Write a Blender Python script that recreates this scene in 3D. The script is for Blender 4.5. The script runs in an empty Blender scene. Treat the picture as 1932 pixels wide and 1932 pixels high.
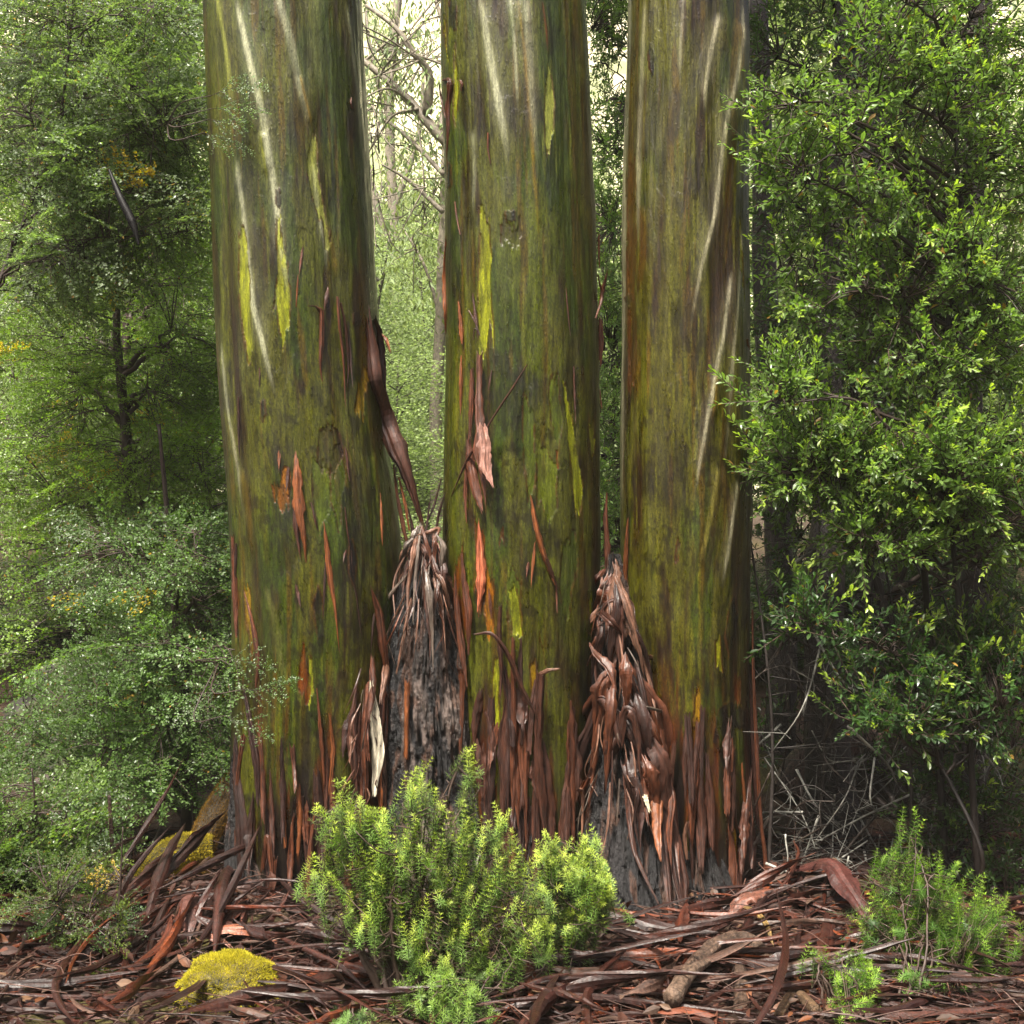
import bpy, math, random
import numpy as np
from mathutils import Vector, Matrix

# ---------------------------------------------------------------- camera, light, exposure
sc = bpy.context.scene
COL = sc.collection
CAMZ, CAMY, TANH = 1.75, -6.0, 0.375
cam = bpy.data.objects.new('camera', bpy.data.cameras.new('camera'))
COL.objects.link(cam)
cam.location = (0, CAMY, CAMZ); cam.rotation_euler = (math.radians(90), 0, 0)
cam.data.sensor_width = 36; cam.data.lens = 18 / TANH
cam.data.clip_start = 0.05; cam.data.clip_end = 2000
sc.camera = cam

SUN_EL, SUN_AZ = math.radians(64), math.radians(212)     # azimuth clockwise from +Y
world = bpy.data.worlds.new('World'); sc.world = world
world.use_nodes = True
wn = world.node_tree.nodes; wn.clear()
sky = wn.new('ShaderNodeTexSky'); sky.sky_type = 'NISHITA'; sky.sun_disc = False
sky.sun_elevation = SUN_EL; sky.sun_rotation = SUN_AZ
sky.air_density = 0.6; sky.dust_density = 9.0; sky.ozone_density = 0.0
bg = wn.new('ShaderNodeBackground'); bg.inputs['Strength'].default_value = 0.095
wo = wn.new('ShaderNodeOutputWorld')
world.node_tree.links.new(sky.outputs[0], bg.inputs[0])
world.node_tree.links.new(bg.outputs[0], wo.inputs[0])

sun = bpy.data.objects.new('sun', bpy.data.lights.new('sun', 'SUN'))
COL.objects.link(sun)
sun.data.energy = 5.0; sun.data.angle = math.radians(8); sun.data.color = (1.0, 0.95, 0.84)
sdir = Vector((math.sin(SUN_AZ) * math.cos(SUN_EL), math.cos(SUN_AZ) * math.cos(SUN_EL), math.sin(SUN_EL)))
sun.rotation_euler = (-sdir).to_track_quat('-Z', 'Y').to_euler()
sun.location = (0, 0, 30)

sc.view_settings.view_transform = 'Standard'
sc.view_settings.look = 'None'
sc.view_settings.exposure = 1.22
HAZE = .0010
sc.view_settings.gamma = 1.0
sc.view_settings.use_curve_mapping = False
sc.render.engine = 'CYCLES'
sc.cycles.use_denoising = True
sc.cycles.max_bounces = 6; sc.cycles.diffuse_bounces = 3; sc.cycles.glossy_bounces = 2
sc.cycles.transmission_bounces = 4; sc.cycles.volume_bounces = 0
sc.cycles.use_adaptive_sampling = True; sc.cycles.adaptive_threshold = 0.02
sc.cycles.volume_step_rate = 8

RND = np.random.default_rng(7)

# ---------------------------------------------------------------- helpers
PXK = TANH / 966.0
def P(px, py, Y):
    """point at depth Y seen at (px, py) of a 1932 px wide picture (a ruler for measuring)"""
    d = Y - CAMY
    return np.array([(px - 966) * PXK * d, Y, CAMZ - (py - 966) * PXK * d])
def project(v):
    d = v[..., 1] - CAMY
    return v[..., 0] / d / PXK + 966, 966 - (v[..., 2] - CAMZ) / d / PXK

_T = np.random.default_rng(99).random((8, 256, 256))
def vn(u, v, seed=0):
    t = _T[seed % 8]
    u = u + seed * 17.31; v = v + seed * 9.77
    iu = np.floor(u).astype(np.int64); iv = np.floor(v).astype(np.int64)
    fu = u - iu; fv = v - iv
    fu = fu * fu * (3 - 2 * fu); fv = fv * fv * (3 - 2 * fv)
    a = t[iu & 255, iv & 255]; b = t[(iu + 1) & 255, iv & 255]
    c = t[iu & 255, (iv + 1) & 255]; d = t[(iu + 1) & 255, (iv + 1) & 255]
    return (a * (1 - fu) + b * fu) * (1 - fv) + (c * (1 - fu) + d * fu) * fv
def fbm(u, v, seed=0, o=4):
    s = 0; a = .5; n = 0
    for i in range(o):
        s = s + a * vn(u * 2 ** i, v * 2 ** i, seed + i); n += a; a *= .5
    return s / n
def smooth(x, a, b):
    t = np.clip((x - a) / (b - a), 0, 1); return t * t * (3 - 2 * t)
def unit(v):
    return v / np.maximum(np.linalg.norm(v, axis=-1, keepdims=True), 1e-9)

def mesh_obj(name, verts, quads, mat, col=None, parent=None, smooth_sh=True):
    me = bpy.data.meshes.new(name)
    verts = np.ascontiguousarray(verts, dtype=np.float32); quads = np.ascontiguousarray(quads, dtype=np.int32)
    nv, nf = len(verts), len(quads)
    me.vertices.add(nv); me.vertices.foreach_set('co', verts.ravel())
    me.loops.add(nf * 4); me.loops.foreach_set('vertex_index', quads.ravel())
    me.polygons.add(nf)
    me.polygons.foreach_set('loop_start', np.arange(0, nf * 4, 4, dtype=np.int32))
    me.polygons.foreach_set('loop_total', np.full(nf, 4, dtype=np.int32))
    me.polygons.foreach_set('use_smooth', np.full(nf, bool(smooth_sh)))
    me.update(calc_edges=True)
    if col is not None:
        a = me.attributes.new('col', 'FLOAT_COLOR', 'POINT')
        c = np.ones((nv, 4), dtype=np.float32); c[:, :col.shape[1]] = col
        a.data.foreach_set('color', c.ravel())
    me.materials.append(mat)
    o = bpy.data.objects.new(name, me); COL.objects.link(o)
    if parent is not None: o.parent = parent
    return o
def tag(o, label, cat, group=None):
    o['label'] = label; o['category'] = cat
    if group: o['group'] = group
    return o
def thing(name, loc, label, cat, group=None):
    o = bpy.data.objects.new(name, None); COL.objects.link(o)
    o.location = loc; o.empty_display_size = .1
    bpy.context.view_layer.update()
    return tag(o, label, cat, group)
def part(name, acc, mat, parent, label=None, smooth_sh=True):
    v, q, c = acc.get()
    base = np.array(parent.matrix_world.translation) if parent is not None else np.zeros(3)
    o = mesh_obj(name, v - base, q, mat, c, parent, smooth_sh)
    if label: o['label'] = label
    return o

class Acc:
    def __init__(s): s.v = []; s.q = []; s.c = []; s.n = 0
    def add(s, v, q, c):
        v = np.asarray(v, dtype=np.float32).reshape(-1, 3)
        c = np.asarray(c, dtype=np.float32)
        if c.ndim == 1: c = np.tile(c, (len(v), 1))
        s.v.append(v); s.q.append(np.asarray(q, dtype=np.int64) + s.n); s.c.append(c); s.n += len(v)
    def get(s): return np.concatenate(s.v), np.concatenate(s.q), np.concatenate(s.c)

def frames(p, hint):
    t = np.gradient(p, axis=0); t = unit(t)
    n = np.tile(np.asarray(hint, float), (len(p), 1))
    n = n - t * (n * t).sum(1, keepdims=True)
    bad = np.linalg.norm(n, axis=1) < .05
    if bad.any():
        alt = np.array([0.3, 0.2, 1.0]); m = alt - t * (t @ alt)[:, None]; n[bad] = m[bad]
    n = unit(n); b = np.cross(t, n)
    return t, n, b
def resample(p, n):
    """smooth polyline through the given points (Catmull-Rom), n samples"""
    p = np.asarray(p, float)
    if len(p) == 2: return p[0] + (p[1] - p[0]) * np.linspace(0, 1, n)[:, None]
    e = np.vstack([2 * p[0] - p[1], p, 2 * p[-1] - p[-2]])
    u = np.linspace(0, len(p) - 1 - 1e-6, n); i = u.astype(int); f = (u - i)[:, None]
    a, b, c, d = e[i], e[i + 1], e[i + 2], e[i + 3]
    return .5 * ((2 * b) + (-a + c) * f + (2 * a - 5 * b + 4 * c - d) * f ** 2 + (-a + 3 * b - 3 * c + d) * f ** 3)
def tube(acc, p, r, col, ns=6, rough=0.0, n=None, rng=RND):
    p = np.asarray(p, float)
    if n: 
        r = np.interp(np.linspace(0, 1, n), np.linspace(0, 1, len(np.atleast_1d(r))), np.atleast_1d(r)); p = resample(p, n)
    else:
        r = np.interp(np.linspace(0, 1, len(p)), np.linspace(0, 1, len(np.atleast_1d(r))), np.atleast_1d(r))
    t, a, b = frames(p, (0.13, -1, 0.21) if abs(unit(p[-1] - p[0])[1]) < .8 else (0, .1, 1))
    th = np.linspace(0, 2 * np.pi, ns, endpoint=False)
    rr = r[:, None] * (1 + rough * (rng.random((len(p), ns)) - .5) * 2)
    v = p[:, None] + a[:, None] * (np.cos(th) * rr)[..., None] + b[:, None] * (np.sin(th) * rr)[..., None]
    m = len(p)
    i = np.arange(m - 1)[:, None] * ns; j = np.arange(ns)[None]
    q = np.stack([i + j, i + (j + 1) % ns, i + ns + (j + 1) % ns, i + ns + j], -1).reshape(-1, 4)
    c = np.asarray(col, float)
    if c.ndim == 2: c = np.repeat(c, ns, axis=0)
    vv = v.reshape(-1, 3)
    # closed end
    k = len(vv)
    if ns % 2 == 0 and ns >= 4:
        o = (m - 1) * ns
        q = np.vstack([q] + [[[o, o + x, o + x + 1, o + x + 2]] for x in range(1, ns - 2, 2)] + [[[x + 2, x + 1, x, 0]] for x in range(1, ns - 2, 2)])
    acc.add(vv, q, c)

def ribbon(acc, p, w, curl, outer, inner, hint=(0, -1, 0), twist=0.0, n=22, m=7, th=.0022, seed=0, jag=.16):
    th = th * .6
    """a strip of shed bark: curled cross-section, ragged edges, real thickness"""
    p = resample(p, n); u = np.linspace(0, 1, n)
    w = np.interp(u, np.linspace(0, 1, len(w)), w) * (1 + jag * (vn(u * 14, u * 0 + seed, seed) - .5) * 2)
    cu = np.interp(u, np.linspace(0, 1, len(np.atleast_1d(curl))), np.atleast_1d(curl))
    t, nn, b = frames(p, hint)
    tw = np.linspace(0, 1, n) * twist if np.isscalar(twist) else np.interp(u, np.linspace(0, 1, len(twist)), twist)
    ca, sa = np.cos(tw)[:, None], np.sin(tw)[:, None]
    nn, b = nn * ca + b * sa, b * ca - nn * sa
    s = np.linspace(-1, 1, m)[None]
    c = np.where(np.abs(cu) < .05, .05, cu)[:, None]
    x = np.sin(s * c) / np.abs(c) * w[:, None] / 2
    z = (np.cos(s * c) - 1) / c * w[:, None] / 2
    off = (vn(u[:, None] * 9 + seed, s * 2 + 5, seed + 1) - .5) * w[:, None] * .12
    eg = (vn(u[:, None] * 19 + seed * 1.7, s * 0 + np.sign(s) * 3 + 7, seed + 4) - .5) * np.abs(s) ** 2 * .45      # two ragged edges
    x = x * (1 + eg)
    tornl = (vn(s * 4 + seed * 2.1, s * 0 + 3, seed + 5) - .5) * (np.minimum(u, 1 - u)[:, None] < 1.6 / n) * w.max() * 1.2
    crease = -.10 * np.exp(-((s - .5 * math.sin(seed)) / .13) ** 2) * w[:, None]
    v = p[:, None] + b[:, None] * x[..., None] + nn[:, None] * (z + off + crease)[..., None] + t[:, None] * tornl[..., None]
    # surface normal of the arc
    nx = np.sin(s * c); nz = np.cos(s * c)
    nor = b[:, None] * nx[..., None] * np.sign(c)[..., None] + nn[:, None] * nz[..., None]
    taper = np.clip(w / (.25 * w.max() + 1e-6), .15, 1)[:, None, None]
    vo = v + nor * th / 2 * taper; vi = v - nor * th / 2 * taper
    V = np.concatenate([vo.reshape(-1, 3), vi.reshape(-1, 3)])
    N = n * m
    i = np.arange(n - 1)[:, None] * m; j = np.arange(m - 1)[None]
    q1 = np.stack([i + j, i + j + 1, i + m + j + 1, i + m + j], -1).reshape(-1, 4)
    q2 = q1[:, ::-1] + N
    ii = np.arange(n - 1) * m
    e1 = np.stack([ii, ii + m, ii + m + N, ii + N], -1); e2 = np.stack([ii + m - 1, ii + m - 1 + N, ii + 2 * m - 1 + N, ii + 2 * m - 1], -1)
    jj = np.arange(m - 1)
    e3 = np.stack([jj, jj + N, jj + 1 + N, jj + 1], -1); k = (n - 1) * m
    e4 = np.stack([jj + k, jj + 1 + k, jj + 1 + k + N, jj + k + N], -1)
    st = vn(u[:, None] * 3 + seed * 3.3, s * 5 + seed, seed + 2)[..., None]
    st2 = vn(u[:, None] * 22 + seed, s * 9 + seed * 2, seed + 3)[..., None]
    st3 = vn(u[:, None] * 2.5 + seed, s * 13 + seed * .7, seed + 6)[..., None]
    co = np.asarray(outer) * (.15 + .75 * st + .4 * st2 + .7 * st3 ** 2 * 1.6); ci = np.asarray(inner) * (.3 + .6 * st + .3 * st2 + .4 * st3)
    C = np.concatenate([co.reshape(-1, 3), ci.reshape(-1, 3)])
    acc.add(V, np.concatenate([q1, q2]), C)
    E = np.concatenate([e1, e2, e3, e4]); ids, inv = np.unique(E, return_inverse=True)      # own vertices: crisp torn edges
    acc.add(V[ids], inv.reshape(-1, 4), C[ids] * .8)

def basis(d, n):
    d = unit(d); n = n - d * (n * d).sum(-1, keepdims=True); n = unit(n)
    return np.stack([d, np.cross(n, d), n], -1)      # columns x, y, z
LEAF_S = (np.array([[0, 0, 0], [.45, .36, .06], [1, 0, -.03], [.45, -.36, .06]]), np.array([[0, 3, 2, 1]]))
LEAF_L = (np.array([[0, 0, 0], [.38, .15, .045], [.38, 0, 0], [.38, -.15, .045], [.72, .17, .02], [.72, 0, -.03], [.72, -.17, .02], [1, 0, -.08]]),
          np.array([[0, 3, 2, 1], [2, 3, 6, 5], [1, 2, 5, 4], [5, 6, 7, 4]]))
LEAF_R = (np.array([[0, 0, 0], [.3, .30, .03], [.35, 0, -.01], [.3, -.30, .03], [.72, .30, .03], [.72, 0, -.03], [.72, -.30, .03], [1, 0, -.02]]), LEAF_L[1])
def leaves(acc, tpl, pos, d, n, size, col):
    V, Q = tpl; k = len(pos)
    B = basis(d, n)
    v = np.einsum('kij,mj->kmi', B, V) * np.asarray(size).reshape(-1, 1, 1) + pos[:, None]
    q = Q[None] + (np.arange(k) * len(V))[:, None, None]
    acc.add(v.reshape(-1, 3), q.reshape(-1, 4), np.repeat(col, len(V), axis=0))
def rdir(k, rng=RND):
    return unit(rng.normal(size=(k, 3)))

# ---------------------------------------------------------------- materials
def new_mat(name):
    m = bpy.data.materials.new(name); m.use_nodes = True
    nt = m.node_tree; nt.nodes.clear()
    return m, nt, nt.nodes.new('ShaderNodeOutputMaterial')
def nd(nt, t, **kw):
    n = nt.nodes.new(t)
    for k, v in kw.items(): setattr(n, k, v)
    return n
def mapping(nt, scale, coord='Object'):
    tc = nd(nt, 'ShaderNodeTexCoord'); mp = nd(nt, 'ShaderNodeMapping'); mp.inputs['Scale'].default_value = scale
    nt.links.new(tc.outputs[coord], mp.inputs[0]); return mp.outputs[0]
def noise(nt, vec, scale, detail=4, rough=.6):
    n = nd(nt, 'ShaderNodeTexNoise'); n.inputs['Scale'].default_value = scale; n.inputs['Detail'].default_value = detail
    n.inputs['Roughness'].default_value = rough
    nt.links.new(vec, n.inputs['Vector']); return n.outputs[0]
def vcol_mat(name, rough=(.4, .6), spec=.5, bumps=(), var=(1, 1, 1, 6, .35), coat=0.0, coat_rough=.2, translucent=0.0, tr_tint=(1.3, 1.5, .5), fine=None):
    m, nt, out = new_mat(name); L = nt.links.new
    at = nd(nt, 'ShaderNodeAttribute'); at.attribute_name = 'col'
    vec = mapping(nt, var[:3]); nz = noise(nt, vec, var[3], 5)
    mr = nd(nt, 'ShaderNodeMapRange'); mr.inputs[1].default_value = .3; mr.inputs[2].default_value = .7
    mr.inputs[3].default_value = 1 - var[4]; mr.inputs[4].default_value = 1 + var[4]; L(nz, mr.inputs[0])
    mul = nd(nt, 'ShaderNodeVectorMath', operation='SCALE'); L(at.outputs['Color'], mul.inputs[0]); L(mr.outputs[0], mul.inputs['Scale'])
    if fine:
        m2 = nd(nt, 'ShaderNodeMapRange'); m2.inputs[1].default_value = .35; m2.inputs[2].default_value = .65
        m2.inputs[3].default_value = 1 - fine[4]; m2.inputs[4].default_value = 1 + fine[4]; L(noise(nt, mapping(nt, fine[:3]), fine[3], 4, .7), m2.inputs[0])
        mu2 = nd(nt, 'ShaderNodeVectorMath', operation='SCALE'); L(mul.outputs[0], mu2.inputs[0]); L(m2.outputs[0], mu2.inputs['Scale']); mul = mu2
    b = nd(nt, 'ShaderNodeBsdfPrincipled'); L(mul.outputs[0], b.inputs['Base Color'])
    rr = nd(nt, 'ShaderNodeMapRange'); rr.inputs[1].default_value = .3; rr.inputs[2].default_value = .7
    rr.inputs[3].default_value = rough[0]; rr.inputs[4].default_value = rough[1]
    L(noise(nt, mapping(nt, (1, 1, .4)), 14, 3), rr.inputs[0]); L(rr.outputs[0], b.inputs['Roughness'])
    b.inputs['Specular IOR Level'].default_value = spec
    b.inputs['Coat Weight'].default_value = coat; b.inputs['Coat Roughness'].default_value = coat_rough
    prev = None
    for kind, scl, s, strength, dist in bumps:
        if kind == 'noise': h = noise(nt, mapping(nt, scl), s, 5, .65)
        else:
            v = nd(nt, 'ShaderNodeTexVoronoi'); v.inputs['Scale'].default_value = s; L(mapping(nt, scl), v.inputs['Vector'])
            mm = nd(nt, 'ShaderNodeMapRange'); mm.inputs[1].default_value = 0; mm.inputs[2].default_value = .35
            mm.inputs[3].default_value = 1; mm.inputs[4].default_value = 0; L(v.outputs['Distance'], mm.inputs[0]); h = mm.outputs[0]
        bp = nd(nt, 'ShaderNodeBump'); bp.inputs['Strength'].default_value = strength; bp.inputs['Distance'].default_value = dist
        L(h, bp.inputs['Height'])
        if prev is not None: L(prev, bp.inputs['Normal'])
        prev = bp.outputs[0]
    if prev is not None:
        L(prev, b.inputs['Normal'])
        if coat: L(prev, b.inputs['Coat Normal'])
    if translucent:
        tm = nd(nt, 'ShaderNodeVectorMath', operation='MULTIPLY'); L(mul.outputs[0], tm.inputs[0]); tm.inputs[1].default_value = tr_tint
        tr = nd(nt, 'ShaderNodeBsdfTranslucent'); L(tm.outputs[0], tr.inputs[0])
        mx = nd(nt, 'ShaderNodeMixShader'); mx.inputs[0].default_value = translucent
        L(b.outputs[0], mx.inputs[1]); L(tr.outputs[0], mx.inputs[2]); L(mx.outputs[0], out.inputs[0])
    else: L(b.outputs[0], out.inputs[0])
    return m
M_TRUNK = vcol_mat('wet_gum_bark', (.22, .5), .4, [('noise', (1, 1, .10), 70, .55, .006), ('voro', (1, 1, .7), 60, .5, .0018), ('noise', (1, 1, 1), 240, .5, .0015)], (1, 1, .16, 75, .45), coat=.25, coat_rough=.14, fine=(1, 1, .22, 330, .45))
M_ROUGH = vcol_mat('rough_wet_bark', (.3, .65), .5, [('noise', (1, 1, .3), 40, 1.0, .03), ('noise', (1, 1, .6), 130, 1.0, .010)], (1, 1, .3, 60, .7))
M_STRIP = vcol_mat('shed_bark', (.3, .58), .42, [('voro', (1, 1, 1), 200, .6, .0014), ('noise', (1, 1, .3), 90, .5, .004)], (1, 1, .2, 90, .6))
M_LITTER = vcol_mat('litter_bark', (.42, .7), .35, [('noise', (1, 1, 1), 90, .5, .003)], (1, 1, 1, 30, .35))
M_WOOD = vcol_mat('dark_twig_wood', (.45, .7), .4, [('noise', (1, 1, .5), 60, .5, .004)], (1, 1, 1, 25, .45))
M_LEAF = vcol_mat('small_beech_leaf', (.3, .45), .5, (), (1, 1, 1, 5, .25), translucent=.48, tr_tint=(1.5, 1.7, .6))
M_LEAFB = vcol_mat('glossy_shrub_leaf', (.25, .4), .5, (), (1, 1, 1, 5, .2), translucent=.42, tr_tint=(1.5, 1.7, .6))
M_NEEDLE = vcol_mat('needle_leaf', (.4, .5), .4, (), (1, 1, 1, 6, .15), translucent=.35)
M_FAR = vcol_mat('far_leaf', (.5, .6), .35, (), (1, 1, 1, 2, .25), translucent=.45, tr_tint=(1.3, 1.4, .8))
M_MOSS = vcol_mat('moss_tuft', (.7, .9), .2, (), (1, 1, 1, 14, .35), translucent=.4, tr_tint=(1.2, 1.2, .6))
M_ROCK = vcol_mat('rock_and_moss', (.6, .85), .3, [('noise', (1, 1, 1), 12, .8, .03), ('noise', (1, 1, 1), 60, .6, .008)], (1, 1, 1, 9, .5))
# ---------------------------------------------------------------- ground
def gz(x, y):
    x = np.asarray(x, float); y = np.asarray(y, float)
    h = .10 * (fbm(x * .9 + 40, y * .9 + 40, 1) - .5) + .05 * (fbm(x * 3.7 + 9, y * 3.7, 2) - .5)
    h = h + .12 * np.exp(-((x - 1.35) ** 2 / .25 + (y - .05) ** 2 / .10)) + .06 * np.exp(-((x + .2) ** 2 / 2.5 + (y + .4) ** 2 / .06))
    h = h + .10 * np.exp(-((x + 1.2) ** 2 / .3 + (y + .1) ** 2 / .2))
    h = h + np.clip(y - .8, 0, 60) * .13 * smooth(y, .8, 3) * (1 - .65 * smooth(y, 6, 20)) + .15 * smooth(-x, 1.3, 3.5) * smooth(y, -1, 1.5)
    return h
def gpt(px, py):
    """the point of the ground seen at (px, py)"""
    dx = (px - 966) * PXK; dz = -(py - 966) * PXK
    d = 2.5
    while d < 60:
        if CAMZ + dz * d < gz(dx * d, d + CAMY): break
        d += .01
    return np.array([dx * d, d + CAMY, CAMZ + dz * d])

def ground_axis(lo, hi, a, b, fine, coarse):
    m = np.linspace(a, b, int((b - a) / fine) + 1)
    l = a - np.geomspace(fine, a - lo, coarse)[::-1]; r = b + np.geomspace(fine, hi - b, coarse)
    return np.concatenate([l, m, r])
gx = ground_axis(-60, 60, -3.5, 3.5, .02, 60); gy = ground_axis(-30, 110, -2.2, 2.5, .02, 80)
X, Yg = np.meshgrid(gx, gy, indexing='ij')
Z = gz(X, Yg) + .02 * (fbm(X * 14, Yg * 14, 3) - .5) * (np.abs(X) < 6) * (np.abs(Yg) < 6)
n1, n2 = X.shape
i = np.arange(n1 - 1)[:, None] * n2; j = np.arange(n2 - 1)[None]
q = np.stack([i + j, i + n2 + j, i + n2 + j + 1, i + j + 1], -1).reshape(-1, 4)
nn_ = fbm(X * 6, Yg * 6, 2); gn = fbm(X * 1.4 + 3, Yg * 1.4, 5)
gc = np.array([.035, .018, .010])[None, None] * (.5 + nn_[..., None]) 
mossy = smooth(gn, .56, .70)[..., None] * .6
gc = gc * (1 - mossy) + np.array([.07, .065, .012]) * mossy
gcol = gc.reshape(-1, 3)
M_SOIL = vcol_mat('forest_soil', (.6, .9), .3, [('noise', (1, 1, 1), 50, .9, .02)], (1, 1, 1, 40, .5))
g = mesh_obj('ground', np.stack([X, Yg, Z], -1).reshape(-1, 3), q, M_SOIL, gcol)
g['kind'] = 'structure'

# ---------------------------------------------------------------- the gum trunks
def pip(px, py, poly):
    poly = np.asarray(poly, float); ins = np.zeros(px.shape, bool)
    x0, y0 = poly[-1]
    for x1, y1 in poly:
        c = ((y1 > py) != (y0 > py)) & (px < (x0 - x1) * (py - y1) / (y0 - y1 + 1e-12) + x1)
        ins ^= c; x0, y0 = x1, y1
    return ins
def pdist(px, py, line, squash=1.0):
    """distance to a polyline and the position along it"""
    best = np.full(px.shape, 1e9); s = np.zeros(px.shape); line = np.asarray(line, float)
    L = np.concatenate([[0], np.cumsum(np.linalg.norm(np.diff(line, axis=0), axis=1))]); L /= L[-1]
    for k in range(len(line) - 1):
        a, b = line[k], line[k + 1]; ab = b - a
        t = np.clip(((px - a[0]) * ab[0] + (py - a[1]) * ab[1]) / (ab @ ab), 0, 1)
        d = np.hypot(px - a[0] - t * ab[0], py - a[1] - t * ab[1])
        m = d < best; best = np.where(m, d, best); s = np.where(m, L[k] + t * (L[k + 1] - L[k]), s)
    return best, s

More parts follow.
